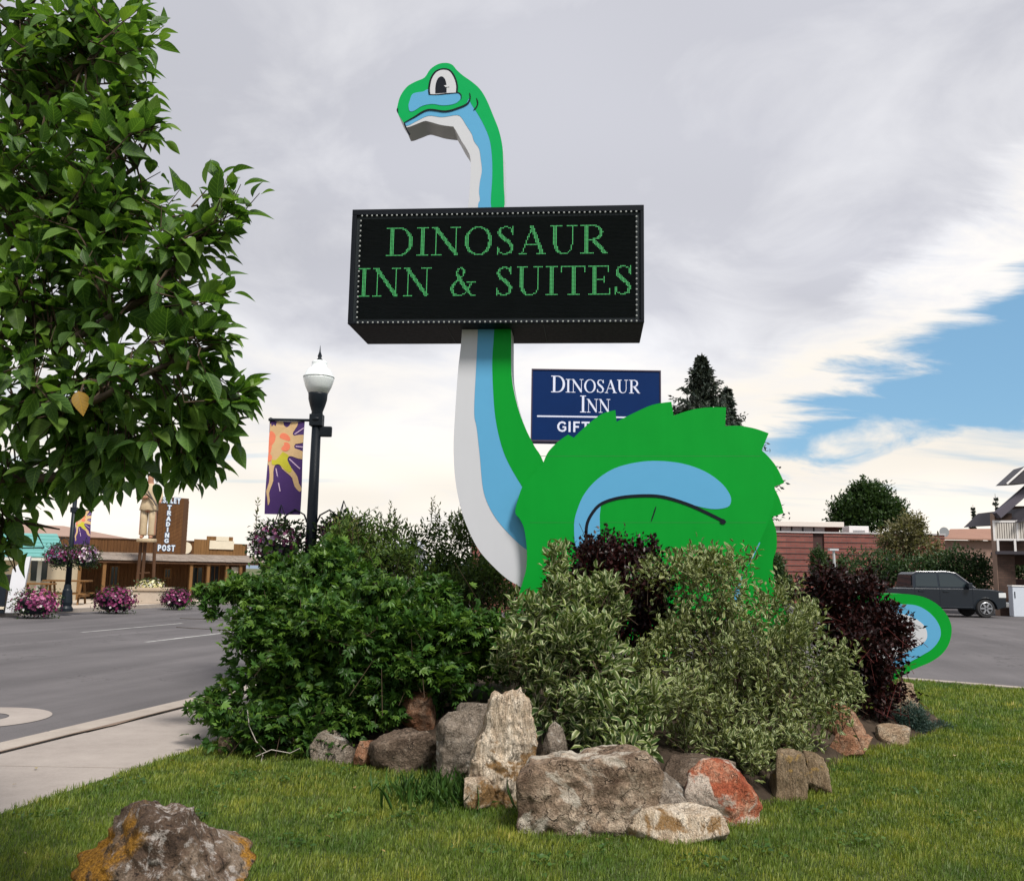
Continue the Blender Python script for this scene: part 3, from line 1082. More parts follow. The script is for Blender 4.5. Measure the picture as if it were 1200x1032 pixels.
nb = 55
for i in range(nb):
    x = .035 * W_ + (.94 * W_) * i / (nb - 1)
    bulb(x, H_ - .083)
    bulb(x, .018)
for i in range(1, 21):
    z = .018 + (H_ - .101) * i / 21
    bulb(.035 * W_ - .012, z)
    bulb(.975 * W_, z)
mb.build('bulbs', M['bulb'], board, kind='stuff')
for xs in (.333, .666):
    mb = MB()
    mb.box((W_ * xs - .004, .05, -.004), (W_ * xs + .004, BD - .03, -.0005))
    mb.build('bottom_seam', M['slat'], board)

# ------------------------------------------------------------------ blue pole sign behind
BS = Plane((2.4, 26, 0), R(-1))
a0 = BS.sz(623, 432)
a1 = BS.sz(774.5, 430.5)
a2 = BS.sz(622.5, 517)
w_, h_ = a1[0] - a0[0], a0[1] - a2[1]
o = BS.P + BS.e * a0[0]
ps = thing('pole_sign', 'dark blue inn and gift shop sign with white letters behind the dinosaur', 'sign', (o.x, o.y, -.12), R(-1))
zt = a0[1] + .12
zb = zt - h_
MB().box((0, .01, zb), (w_, .5, zt)).build('cabinet', M['navy'], ps, bevel=.01)
mb = MB()
for b_ in (((0, -.01, zb), (w_, .0095, zb + .045)), ((0, -.01, zt - .035), (w_, .0095, zt)), ((0, -.01, zb + .0452), (.035, .0095, zt - .0352)), ((w_ - .035, -.01, zb + .0452), (w_, .0095, zt - .0352))):
    mb.box(*b_)
mb.build('frame', M['navy_trim'], ps)
for xp in (.28, .74):
    MB().tube([(w_ * xp, .26, 0), (w_ * xp, .26, zb)], .11, 12).build('pole', M['navy'], ps, smooth=True)


def sign_text(parent, txt, x0, x1, z0, h, track, sizes=None, sans=False, yf=.0095, mat=None):
    """small capitals: the first letter of sizes taller; every letter a part"""
    ws = [(strokes_of(c, sans)[0]) * (sizes[i] if sizes else 1) for i, c in enumerate(txt)]
    tw = sum(ws) + track * (len(txt) - 1)
    sx = (x1 - x0) / tw
    x = x0
    for i, c in enumerate(txt):
        sc = sizes[i] if sizes else 1
        if c != ' ':
            mb = MB()
            letter_prisms(mb, c, lambda a, b, l: (x + a * sx * sc, yf - l, z0 + b * h * sc), sans)
            mb.build('letter', mat or M['letter'], parent)
        x += ws[i] * sx + track * sx


def sgx(p): return w_ * (p - 88) / (1102 - 88)
def sgz(p): return zt - h_ * (p - 73) / (650 - 73)


TK0 = .155
sign_text(ps, 'DINOSAUR', sgx(243), sgx(938), sgz(258), sgz(152) - sgz(258), .05, [1.24] + [1.0] * 7)
sign_text(ps, 'INN', sgx(470), sgx(706), sgz(415), sgz(308) - sgz(415), .05, [1.24, 1, 1])
sign_text(ps, 'GIFT SHOP', sgx(293), sgx(900), sgz(572), sgz(488) - sgz(572), .08, None, True)
MB().box((sgx(136), .006, sgz(456)), (sgx(1050), .0092, sgz(444))).build('rule_line', M['letter'], ps)

# ------------------------------------------------------------------ street lamp with banner and hanging baskets
M['cloth_purple'] = paint('banner_purple', (.055, .018, .13), .75, .12, 6)
M['cloth_tan'] = paint('banner_tan', (.62, .42, .21), .75, .08, 9)
M['cloth_lime'] = paint('banner_lime', (.52, .48, .025), .75, .12, 9)
M['cloth_coral'] = paint('banner_coral', (.80, .21, .11), .75, .08, 9)
M['cloth_lilac'] = paint('banner_lilac', (.62, .45, .62), .75, .05, 9)


def street_banner(label, loc, w, h, group, rot=0.0):
    """hangs from z=0 down to -h, from x=-w to 0"""
    t = thing('street_banner', label, 'banner', loc, rot, group)

    def P(p, y):
        u, v = (p[0] - 90) / 335, (p[1] - 78) / 872
        sag = .018 * math.sin(v * 6 + u * 3) * h
        return (-w + u * w, y + sag, -v * h)

    nx, ny = 4, 14
    mb = MB()
    for yy in (0, .008):
        g_ = [[mb.bm.verts.new(P((90 + 335 * i / nx, 78 + 872 * j / ny), yy)) for i in range(nx + 1)] for j in range(ny + 1)]
        for j in range(ny):
            for i in range(nx):
                mb.bm.faces.new((g_[j][i], g_[j][i + 1], g_[j + 1][i + 1], g_[j + 1][i]))
    mb.build('cloth', M['cloth_purple'], t, smooth=True)

    def pr(name, pts, y, mat, n=3):
        o = spline(pts, n)
        mb = MB()
        q = [P((max(90, min(425, a)), max(79, min(948, b))), y) for a, b in o]
        mb.prism(q, (0, .002, 0))
        mb.build(name, mat, t)

    sun_p = [(96, 110), (110, 132), (128, 112), (150, 125), (158, 84), (214, 80), (224, 112), (248, 134), (276, 120), (300, 82), (358, 82), (352, 128), (318, 182), (332, 214), (425, 205), (425, 280), (352, 293), (346, 335), (425, 362), (425, 436), (335, 414), (300, 410), (282, 438), (300, 490), (342, 540), (384, 600), (398, 660), (425, 705), (410, 738), (360, 690), (334, 610), (290, 570), (240, 530), (208, 488), (166, 495), (154, 560), (160, 640), (142, 700), (126, 760), (136, 830), (120, 870), (111, 800), (99, 740), (119, 660), (119, 580), (103, 490), (92, 470)]
    pr('sun_print', sun_p, -.004, M['cloth_tan'], 2)
    pr('chin_print', [(140, 400), (200, 362), (290, 400), (283, 445), (330, 535), (296, 560), (210, 490), (165, 492), (132, 480)], -.007, M['cloth_lime'])
    pr('face_print', [(92, 190), (125, 180), (150, 215), (148, 262), (135, 300), (160, 318), (195, 328), (160, 340), (190, 352), (150, 370), (92, 378)], -.010, M['cloth_coral'])
    pr('brow_print', [(190, 225), (212, 190), (260, 200), (296, 240), (285, 264), (225, 250)], -.010, M['cloth_coral'])
    pr('cheek_print', [(255 + 46 * math.cos(a), 320 + 43 * math.sin(a)) for a in [k * math.pi / 5 for k in range(10)]], -.010, M['cloth_coral'], 2)
    pr('lip_print', [(94, 392), (122, 398), (132, 425), (120, 452), (94, 456)], -.010, M['cloth_coral'])
    for a, b in (((335, 200), (424, 140)), ((355, 316), (424, 322)), ((300, 435), (405, 525)), ((178, 525), (228, 738))):
        dx, dy = b[0] - a[0], b[1] - a[1]
        l = math.hypot(dx, dy)
        nx_, ny_ = -dy / l * 5, dx / l * 5
        pr('ray_print', [(a[0] + nx_, a[1] + ny_), (b[0] + nx_, b[1] + ny_), (b[0] - nx_, b[1] - ny_), (a[0] - nx_, a[1] - ny_)], -.007, M['cloth_lilac'], 1)
    return t


def street_lamp(label, base, H, arms, group):
    """black cast post and acorn globe; H to the top of the finial"""
    t = thing('street_lamp', label, 'street lamp', base, 0, group)
    hg = H - .27         # globe top
    g0 = hg - .50        # globe bottom
    MB().lathe([(.22, 0), (.22, .1), (.17, .18), (.19, .3), (.15, .7), (.13, .75), (.11, .9)], seg=20).build('base', M['iron'], t, smooth=False, bevel=.004)
    MB().lathe([(.10, .88), (.085, 2.0), (.07, g0 - .42)], seg=16).build('post', M['iron'], t, smooth=True)
    MB().lathe([(.07, g0 - .44), (.105, g0 - .43), (.10, g0 - .39), (.075, g0 - .37), (.09, g0 - .34), (.085, g0 - .29), (.115, g0 - .20), (.142, g0 - .10), (.146, g0 - .03), (.15, g0 + .0)], seg=20).build('collar', M['iron'], t, smooth=True)
    MB().lathe([(.15, g0), (.20, g0 + .10), (.235, g0 + .22), (.235, g0 + .245)], seg=24).build('globe_bowl', M['globe'], t, smooth=True)
    MB().lathe([(.24, g0 + .245), (.242, g0 + .262), (.225, g0 + .275), (.18, g0 + .37), (.125, g0 + .41), (.115, g0 + .47), (.12, g0 + .49), (.10, g0 + .51)], seg=24).build('globe_cap', M['globe'], t, smooth=True)
    MB().lathe([(.045, hg), (.05, hg + .03), (.025, hg + .06), (.035, hg + .09), (.012, hg + .16), (.002, hg + .26)], seg=10).build('finial', M['iron'], t, smooth=True)
    for (z, L) in arms:
        MB().tube([(0, 0, z), (L, 0, z)], .022, 8).build('banner_arm', M['iron'], t)
        s = -1 if L < 0 else 1
        MB().box((-.10, -.09, z - .09), (.10, .09, z + .09), .01).build('clamp', M['iron'], t)
        MB().lathe([(.01, 0), (.035, .02), (.03, .05), (.005, .07)], (L, 0, z), 8, 'X').build('arm_end', M['iron'], t)
    for s in (-1, 1):
        zz = 2.1
        MB().tube([(0, 0, zz), (s * .12, 0, zz + .30), (s * .26, 0, zz + .38), (s * .40, 0, zz + .28), (s * .42, 0, zz + .12)], .014, 6).build('basket_hook', M['iron'], t)
    return t


lt = at(374.5, 404, 14.0)
LAMP = Vector((at(368, 560, 14).x, 14.0, 0))
arm_z = at(340, 492, 14).z
street_lamp('black lamp post with white acorn globe close behind the shrub mound', LAMP, lt.z, [(arm_z, -.74)], 'street lamps on both sides of the road')
bl = at(316, 494, 14).x
br = at(357, 494, 14).x
bh = arm_z - at(335, 601, 14).z
street_banner('big purple banner with yellow sun face on the near lamp post', (br, 14.0, arm_z - .02), br - bl, bh, 'purple sun banners on lamp posts')
MB_ = MB().box((LAMP.x + .03, 13.96, at(385, 502, 14).z - .13), (LAMP.x + .24, 14.04, at(385, 502, 14).z + .03), .02)
lampo = [c for c in bpy.data.objects if c.name == 'street_lamp'][0]
MB_.build('bracket', M['iron'], lampo, world=True)
# ------------------------------------------------------------------ stones
def make_rock(name, label, px0, py0, px1, py1, Y, mat, seed, profile=None, depth=.8, planes=14, rough=.06, sub=5, boxy=0, rotp=0.0, cat='rock', strata=0.0, group=None):
    """faceted boulder filling the pixel box at distance Y; profile = [(height 0..1, left, right)] squeezes its outline"""
    rng = random.Random(seed)
    a = at(px0, py1, Y)
    b = at(px1, py0, Y)
    wx, hz = b.x - a.x, b.z - a.z
    dy = max(wx, .45 * hz) * depth
    bm = bmesh.new()
    bmesh.ops.create_icosphere(bm, subdivisions=sub, radius=1)
    ns = []
    for i in range(planes):
        v = Vector((rng.gauss(0, 1), rng.gauss(0, 1), rng.gauss(0, .8))).normalized()
        ns.append((v, rng.uniform(.62, .98)))
    for v in ((1, 0, 0), (-1, 0, 0), (0, 0, 1), (0, 0, -1), (0, 1, 0), (0, -1, 0)):
        v = Vector(v) + Vector((rng.gauss(0, .12), rng.gauss(0, .12), rng.gauss(0, .12)))
        ns.append((v.normalized(), rng.uniform(.56, .64) if boxy else rng.uniform(.74, .92)))
    for v in bm.verts:
        d = v.co.normalized()
        r = 1.25
        for n, h in ns:
            c = d.dot(n)
            if c > .05:
                r = min(r, h / c)
        v.co = d * r
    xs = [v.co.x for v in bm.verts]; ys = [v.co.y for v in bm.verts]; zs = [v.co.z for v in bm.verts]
    def nrm(q, l): return (q - min(l)) / (max(l) - min(l))
    X0, X1, Y0, Y1, Z0, Z1 = min(xs), max(xs), min(ys), max(ys), min(zs), max(zs)
    NBIN = 20
    lo_ = [9.0] * NBIN
    hi_ = [-9.0] * NBIN
    for v in bm.verts:
        k = min(NBIN - 1, int((v.co.z - Z0) / (Z1 - Z0) * NBIN))
        lo_[k] = min(lo_[k], v.co.x)
        hi_[k] = max(hi_[k], v.co.x)
    for k in range(NBIN):
        if hi_[k] < lo_[k]:
            lo_[k], hi_[k] = X0, X1
        m_ = (lo_[k] + hi_[k]) / 2
        w_ = max((hi_[k] - lo_[k]) / 2, .32 * (X1 - X0) / 2)
        lo_[k], hi_[k] = m_ - w_, m_ + w_
    off = Vector((seed * 3.7, seed * 1.3, seed * 2.1))
    for v in bm.verts:
        u = (v.co.x - X0) / (X1 - X0)
        w = (v.co.y - Y0) / (Y1 - Y0)
        t = (v.co.z - Z0) / (Z1 - Z0)
        if profile:
            pr = profile
            kk = max(0.0, min(NBIN - 1.001, t * NBIN - .5))
            k0 = int(kk)
            kf = kk - k0
            xl = lo_[k0] * (1 - kf) + lo_[k0 + 1] * kf
            xh = hi_[k0] * (1 - kf) + hi_[k0 + 1] * kf
            u = max(-.03, min(1.03, (v.co.x - xl) / (xh - xl)))
            for i in range(len(pr) - 1):
                if pr[i][0] <= t <= pr[i + 1][0]:
                    f = (t - pr[i][0]) / (pr[i + 1][0] - pr[i][0] + 1e-9)
                    l = pr[i][1] + (pr[i + 1][1] - pr[i][1]) * f
                    r_ = pr[i][2] + (pr[i + 1][2] - pr[i][2]) * f
            # spread the section so it fills l..r at each height
            u = l + (r_ - l) * u
            w = .5 + (w - .5) * (.45 + .55 * (r_ - l))
        p = Vector((u * wx, (w - .5) * dy, t * hz))
        q = p * (2.2 / max(.25, wx)) * .8 + off
        s_ = min(wx, hz) * rough * .62
        n_ = noise.fractal(q * 1.6, 1.0, 2.0, 4) * 1.0 + .45 * abs(noise.noise(q * 4.3)) + .25 * noise.noise(q * 11)
        nv = Vector((u - .5, w - .5, t - .5)).normalized()
        p += nv * s_ * n_
        if strata:
            p += nv * strata * (abs(math.sin(p.z * 34 / max(.3, hz) + 3 * noise.noise(q))) - .5) * min(wx, hz)
        if rotp:
            p = Matrix.Rotation(rotp, 3, 'Y') @ (p - Vector((wx / 2, 0, 0))) + Vector((wx / 2, 0, 0))
        v.co = p
    me = bpy.data.meshes.new(name)
    bm.to_mesh(me)
    bm.free()
    me.polygons.foreach_set('use_smooth', [True] * len(me.polygons))
    me.materials.append(mat)
    o = bpy.data.objects.new(name, me)
    o.location = (a.x, Y, a.z - .02)
    COL.objects.link(o)
    return tag(o, label, cat, group)


R_pale = rock_mat('rock_pale', (.24, .155, .095), (.46, .375, .285), (.64, .57, .48), (.26, .15, .06), .35, 3.2, .6, (1.6, 1.6, .35))
R_brown = rock_mat('rock_brown', (.085, .053, .036), (.22, .162, .118), (.41, .34, .27), (.46, .41, .34), .42, 2.4, .9)
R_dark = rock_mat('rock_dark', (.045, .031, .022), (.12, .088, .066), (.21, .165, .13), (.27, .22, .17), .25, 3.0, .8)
R_tan = rock_mat('rock_tan', (.16, .10, .06), (.30, .22, .15), (.42, .35, .27), (.36, .31, .25), .3, 3.0, .6)
R_grey = rock_mat('rock_grey', (.10, .078, .06), (.20, .168, .138), (.31, .275, .24), (.4, .38, .34), .3, 3.0, .6)
R_red = rock_mat('rock_red', (.19, .036, .018), (.32, .095, .048), (.46, .31, .22), (.48, .41, .34), .5, 3.6, .9, (1, 1, .8))
R_rust = rock_mat('rock_rust', (.15, .06, .03), (.26, .13, .075), (.36, .25, .18), None, .3, 3.0, .5)
R_post = rock_mat('rock_post', (.09, .06, .035), (.20, .145, .09), (.32, .25, .17), (.4, .26, .09), .3, 4, .6, (2.2, 2.2, .3))


def boulder_mat():
    m_, g = new_mat('rock_lichen')
    tc = g.n('ShaderNodeTexCoord').outputs['Object']
    n1 = g.noise(tc, 3.0, 6, .65, .6)
    n2 = g.noise(tc, 16, 8, .72, .3)
    n3 = g.noise(tc, 85, 4, .7)
    c = g.ramp(n1, [(.3, (.04, .028, .022)), (.48, (.12, .08, .056)), (.6, (.205, .155, .115)), (.75, (.31, .25, .20))])
    c = g.mix(g.smooth(n2, .51, .61), c, (.38, .34, .31))
    c = g.mix(g.smooth(n2, .44, .36), c, (.035, .025, .02))
    nl = g.noise(g.scalev(tc, (1, 1, .8), (2.3, 5.1, .7)), 2.6, 5, .6, .5)
    sp = g.n('ShaderNodeSeparateXYZ')
    g.put(sp.inputs[0], tc)
    side = g.m('ABSOLUTE', g.m('SUBTRACT', sp.outputs[0], .44))
    lm = g.smooth(g.m('ADD', g.m('MULTIPLY', side, .9), nl), .76, .84)
    lm = g.m('MULTIPLY', lm, g.smooth(n2, .36, .52))
    c = g.mix(lm, c, g.ramp(n3, [(.3, (.20, .085, .012)), (.7, (.36, .19, .03))]))
    c = g.mix(1.0, c, g.ramp(n3, [(.32, (.55, .55, .55)), (.68, (1.25, 1.25, 1.25))]), 'MULTIPLY')
    h = g.m('ADD', g.m('MULTIPLY', n2, .8), g.m('MULTIPLY', n3, .4))
    finish(g, principled(g, c, .92, 0, bump(g, h, 1.0, .03), .15).outputs[0])
    return m_


R_lich = boulder_mat()
ROCKS = [
    # label, box, Y, material, seed, profile, extra
    ('big lichen-covered boulder with orange patches alone on the lawn in front', (94, 936, 288, 1075), 4.75, R_lich, 11, [(0, .0, 1.0), (.35, .0, 1.0), (.45, .0, .96), (.56, .02, .86), (.70, .10, .76), (.84, .18, .71), (1, .38, .64)], dict(depth=.8, rough=.20, planes=9, sub=6)),
    ('tall pointed pale cream stone standing upright in the front row', (545, 800, 632, 964), 6.7, R_pale, 3, [(0, .30, .86), (.15, .12, .95), (.3, .05, 1.0), (.45, .06, .98), (.7, .20, .92), (.9, .34, .84), (1, .52, .76)], dict(depth=.5, rough=.13, sub=6, planes=9)),
    ('small pale split stone at the foot of the tall cream stone', (543, 906, 580, 942), 6.55, R_pale, 5, None, {}),
    ('largest brown block with flat front between cream stone and low pale stone', (603, 876, 770, 994), 6.15, R_brown, 21, [(0, .04, .94), (.15, .0, .97), (.6, .0, 1.0), (.85, .05, 1.0), (1, .09, .86)], dict(depth=.5, rough=.13, sub=6, planes=12, boxy=1)),
    ('triangular grey stone beside the red stone', (752, 900, 832, 964), 6.35, R_grey, 33, [(0, 0, 1), (.5, 0, .8), (.8, .05, .5), (1, .1, .32)], dict(depth=.8, planes=8)),
    ('low pale slab lying before the triangular grey stone', (735, 940, 848, 998), 5.98, R_pale, 42, [(0, 0, .95), (.6, 0, 1), (.85, .04, .97), (1, .12, .92)], dict(depth=.6)),
    ('rust red and white stone in the front row of the bed', (800, 886, 894, 979), 6.4, R_red, 51, [(0, .14, 1), (.3, .08, 1.0), (.6, .0, .88), (.85, .06, .68), (1, .24, .55)], dict(depth=.7, planes=10, rough=.09)),
    ('brown weathered upright stone like a stump right of the red stone', (902, 874, 942, 944), 7.05, R_post, 63, [(0, .0, .9), (.5, .1, 1), (1, .1, .9)], dict(depth=.9, rough=.1)),
    ('thin dark upright stone at the right end of the front row', (943, 876, 969, 936), 7.2, R_post, 64, None, dict(depth=.9, rough=.1)),
    ('grey stone under the vine mound, left of the dark slab', (363, 853, 414, 891), 8.15, R_grey, 71, [(0, 0, 1), (.6, .05, .95), (1, .25, .7)], {}),
    ('small grey wedge lying against the grey stone under the vine', (386, 868, 416, 893), 8.0, R_grey, 74, [(0, 0, 1), (.6, .2, 1), (1, .5, .9)], {}),
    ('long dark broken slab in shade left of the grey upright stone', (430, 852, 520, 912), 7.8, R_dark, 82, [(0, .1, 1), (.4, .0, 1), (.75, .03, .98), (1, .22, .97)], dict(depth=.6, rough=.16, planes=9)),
    ('small orange tan stone at the left end of the dark slab', (414, 864, 444, 892), 7.85, R_rust, 83, None, {}),
    ('grey upright stone standing left of the tall cream stone', (510, 828, 564, 922), 7.45, R_grey, 91, [(0, .0, .85), (.5, .0, .95), (.85, .04, .97), (1, .3, .85)], dict(depth=.8, planes=8, rough=.11)),
    ('wide grey stone behind the tall cream stone', (530, 820, 590, 905), 7.8, R_grey, 95, None, {}),
    ('reddish brown stone hidden deep under the vine', (462, 806, 512, 855), 8.5, R_rust, 101, None, {}),
    ('narrow grey stone behind the largest brown block', (632, 842, 668, 905), 6.75, R_grey, 111, [(0, 0, 1), (.6, .1, .9), (1, .35, .7)], {}),
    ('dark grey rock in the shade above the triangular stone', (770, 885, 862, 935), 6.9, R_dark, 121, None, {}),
    ('flat rust coloured stone by the purple shrub foot', (968, 857, 1020, 884), 8.7, R_rust, 131, None, dict(depth=.7)),
    ('tan rock half hidden behind the big dogwood bush', (965, 820, 1012, 866), 9.2, R_rust, 133, None, {}),
    ('rounded brown stone before the small blue evergreen', (1027, 847, 1068, 876), 9.3, R_tan, 141, None, {}),
    ('tan upright stone beside the dinosaur tail end', (1044, 796, 1078, 850), 10.6, R_tan, 151, [(0, .1, 1), (.5, .0, .9), (1, .2, .7)], {}),
    ('small pale stone under the left edge of the vine', (256, 853, 278, 882), 8.35, R_tan, 161, None, {}),
    ('brown stone at the far right corner of the bed', (1072, 838, 1098, 858), 10.9, R_tan, 171, None, {}),
]
FOOT = []
for lab, bx, Y, mt, sd, pr, ex in ROCKS:
    o = make_rock('boulder' if 'boulder' in lab else 'stone', lab, *bx, Y, mt, sd, pr, **ex)
    xs = [Vector(c).x for c in o.bound_box]
    FOOT.append((o.location.x + min(xs), o.location.x + max(xs), Y))


# ------------------------------------------------------------------ leaves
def unit(a):
    return a / (np.linalg.norm(a, axis=1, keepdims=True) + 1e-9)


T_DIA = (np.array([(0, 0, 0), (-.5, .45, .10), (0, 1, -.06), (.5, .45, .10)]), np.array([(0, 2, 1), (0, 3, 2)]))
T_OVAL = (np.array([(0, 0, 0), (0, .36, -.02), (0, .70, -.06), (0, 1, -.18), (-.40, .24, .07), (-.44, .62, .05), (.40, .24, .07), (.44, .62, .05)]),
          np.array([(0, 1, 4), (4, 1, 5), (1, 2, 5), (5, 2, 3), (0, 6, 1), (6, 7, 1), (1, 7, 2), (7, 3, 2)]))


def grid_leaf(rows, curl, fold):
    """bigger leaf: pointed oval of 'rows' cross-sections, folded at the midrib and curling down"""
    V, T = [], []
    prof = [0.0, .62, .92, 1.0, .90, .66, .34, 0.0]
    n = len(prof)
    for i, w in enumerate(prof):
        t = i / (n - 1)
        z = -curl * t * t
        V += [(-.5 * w, t, z + fold * w), (0, t, z), (.5 * w, t, z + fold * w)]
    for i in range(n - 1):
        a, b = 3 * i, 3 * (i + 1)
        if i == 0:
            T += [(a + 1, b + 1, b), (a + 1, b + 2, b + 1)]
        elif i == n - 2:
            T += [(a, a + 1, b + 1), (a + 1, a + 2, b + 1)]
        else:
            T += [(a, a + 1, b + 1), (a, b + 1, b), (a + 1, a + 2, b + 2), (a + 1, b + 2, b + 1)]
    return np.array(V), np.array(T)


def leaf_arrays(pos, d, up, L, W, rnd, tmpl):
    V0, T0 = tmpl
    n = len(pos)
    d = unit(d)
    x = unit(np.cross(d, up))
    z = np.cross(x, d)
    m = len(V0)
    V = (pos[:, None, :] + x[:, None, :] * (V0[None, :, 0:1] * W[:, None, None]) + d[:, None, :] * (V0[None, :, 1:2] * L[:, None, None])
         + z[:, None, :] * (V0[None, :, 2:3] * L[:, None, None]))
    T = T0[None] + (np.arange(n) * m)[:, None, None]
    uv = np.tile(np.stack([V0[:, 0] * 2, V0[:, 1]], 1), (n, 1))
    return V.reshape(-1, 3), T.reshape(-1, 3), np.repeat(rnd, m), uv


def blobs_px(lst, ydep=.85):
    out = []
    for (px, py, Y, rx, ry) in lst:
        c = at(px, py, Y)
        s = Y / F
        out.append((c.x, c.y, c.z, rx * s, max(rx, ry) * s * ydep, ry * s))
    return out


def sample_shell(rng, blobs, n, rmin=.72, rmax=1.0, zmin=-.5, lump=.25, lsc=2.2):
    B_ = np.array(blobs)
    area = (B_[:, 3] * B_[:, 5] + B_[:, 3] * B_[:, 4] + B_[:, 4] * B_[:, 5])
    idx = rng.choice(len(B_), n, p=area / area.sum())
    u = unit(rng.normal(size=(n, 3)))
    u[:, 2] = np.where(u[:, 2] < zmin, -u[:, 2] * .6, u[:, 2])
    u = unit(u)
    r = rng.uniform(rmin ** 2, rmax ** 2, n) ** .5
    b = B_[idx]
    lum = np.array([noise.noise(Vector((p[0] * lsc + i * 5.1, p[1] * lsc, p[2] * lsc))) for p, i in zip(u, idx)])
    r = r * (1 + lump * lum)
    pos = b[:, :3] + u * b[:, 3:6] * r[:, None]
    nrm = unit(u / b[:, 3:6])
    return pos, nrm


def add_shoots(rng, pos, dirs, L, K, spread=.9, droop=.0, leafL=.07, leafW=.03, jit=.3, opp=True, upb=.6, lvar=.35):
    """leaves set along shoots; returns leaf arrays and the shoot ends"""
    n = len(pos)
    dirs = unit(dirs)
    ref = unit(np.cross(dirs, rng.normal(size=(n, 3))))
    P, D, U, LL = [], [], [], []
    for k in range(K):
        t = (k + .6) / K
        p = pos + dirs * (L * t)[:, None]
        p[:, 2] -= droop * L * t * t
        ang = k * 2.4 + rng.uniform(-.4, .4, n)
        b = np.cross(dirs, ref)
        side = ref * np.cos(ang)[:, None] + b * np.sin(ang)[:, None]
        d = dirs * (.35 + .75 * t) + side * spread * (1.15 - .6 * t) + rng.normal(size=(n, 3)) * jit
        d[:, 2] -= droop * .8
        u = rng.normal(size=(n, 3)) * .45
        u[:, 2] += upb + .4
        P.append(p); D.append(d); U.append(u + dirs * .25)
        LL.append(leafL * (1 - lvar * .5 + lvar * rng.uniform(0, 1, n)) * (1.05 - .35 * abs(t - .45)))
    return np.concatenate(P), np.concatenate(D), np.concatenate(U), np.concatenate(LL)


def stems_mesh(pos, dirs, L, droop, r, name, mat, parent, origin):
    """thin three-sided stems in two joints"""
    n = len(pos)
    dirs = unit(dirs)
    a = unit(np.cross(dirs, np.array([[.3, .8, .5]])))
    b = np.cross(dirs, a)
    rings = []
    for t, rr in ((-.35, 1.2), (.3, .9), (.85, .35)):
        c = pos + dirs * (L * t)[:, None]
        c = c.copy()
        c[:, 2] -= droop * L * t * t
        for k in range(3):
            q = 2 * math.pi * k / 3
            rings.append(c + (a * math.cos(q) + b * math.sin(q)) * (r * rr))
    V = np.stack(rings, 1)
    T = []
    for s in (0, 3):
        for k in range(3):
            k2 = (k + 1) % 3
            T += [(s + k, s + k2, s + 3 + k2), (s + k, s + 3 + k2, s + 3 + k)]
    T = np.array(T)[None] + (np.arange(n) * 9)[:, None, None]
    me = np_mesh(name, V.reshape(-1, 3) - origin, T.reshape(-1, 3), [mat])
    o = bpy.data.objects.new(name, me)
    COL.objects.link(o)
    o.parent = parent
    o['kind'] = 'stuff'
    return o


def foliage_obj(name, arrs, mat, parent, origin, kind='stuff'):
    V = np.concatenate([a[0] for a in arrs]) - np.array(origin)
    off = 0
    Ts = []
    for a in arrs:
        Ts.append(a[1] + off)
        off += len(a[0])
    me = np_mesh(name, V, np.concatenate(Ts), [mat], {'rnd': np.concatenate([a[2] for a in arrs])}, np.concatenate([a[3] for a in arrs]))
    o = bpy.data.objects.new(name, me)
    COL.objects.link(o)
    o.parent = parent
    if kind: o['kind'] = kind
    return o


def leaf_parts(P, D, U, L, W, sel, tmpl, mat_list, parent, origin, rng):
    """the chosen leaves as one small object each, sharing a few meshes"""
    V0, T0 = tmpl
    meshes = []
    for i, (r_, mt) in enumerate(mat_list):
        me = np_mesh('leaf', V0, T0, [mt], {'rnd': np.full(len(V0), r_)}, np.stack([V0[:, 0] * 2, V0[:, 1]], 1))
        meshes.append(me)
    org = Vector(origin)
    for i in sel:
        d = Vector(D[i]).normalized()
        x = d.cross(Vector(U[i])).normalized()
        z = x.cross(d)
        m_ = Matrix(((x.x * W[i], d.x * L[i], z.x * L[i], P[i][0] - org.x), (x.y * W[i], d.y * L[i], z.y * L[i], P[i][1] - org.y),
                     (x.z * W[i], d.z * L[i], z.z * L[i], P[i][2] - org.z), (0, 0, 0, 1)))
        o = bpy.data.objects.new('leaf', meshes[int(rng.integers(len(meshes)))])
        COL.objects.link(o)
        o.parent = parent
        o.matrix_local = m_


def largest(P, L, n, margin=20):
    """indices of the leaves that show largest from the photograph's viewpoint"""
    q = (np.array(P) - np.array(CAM)) @ np.array(CM)
    dep = -q[:, 2]
    px = 600 + F * q[:, 0] / dep
    py = 516 - F * q[:, 1] / dep
    size = np.where((px > -margin) & (px < 1200 + margin) & (py > -margin) & (py < 1032 + margin) & (dep > .5), L / dep, 0)
    return np.argsort(-size)[:n]


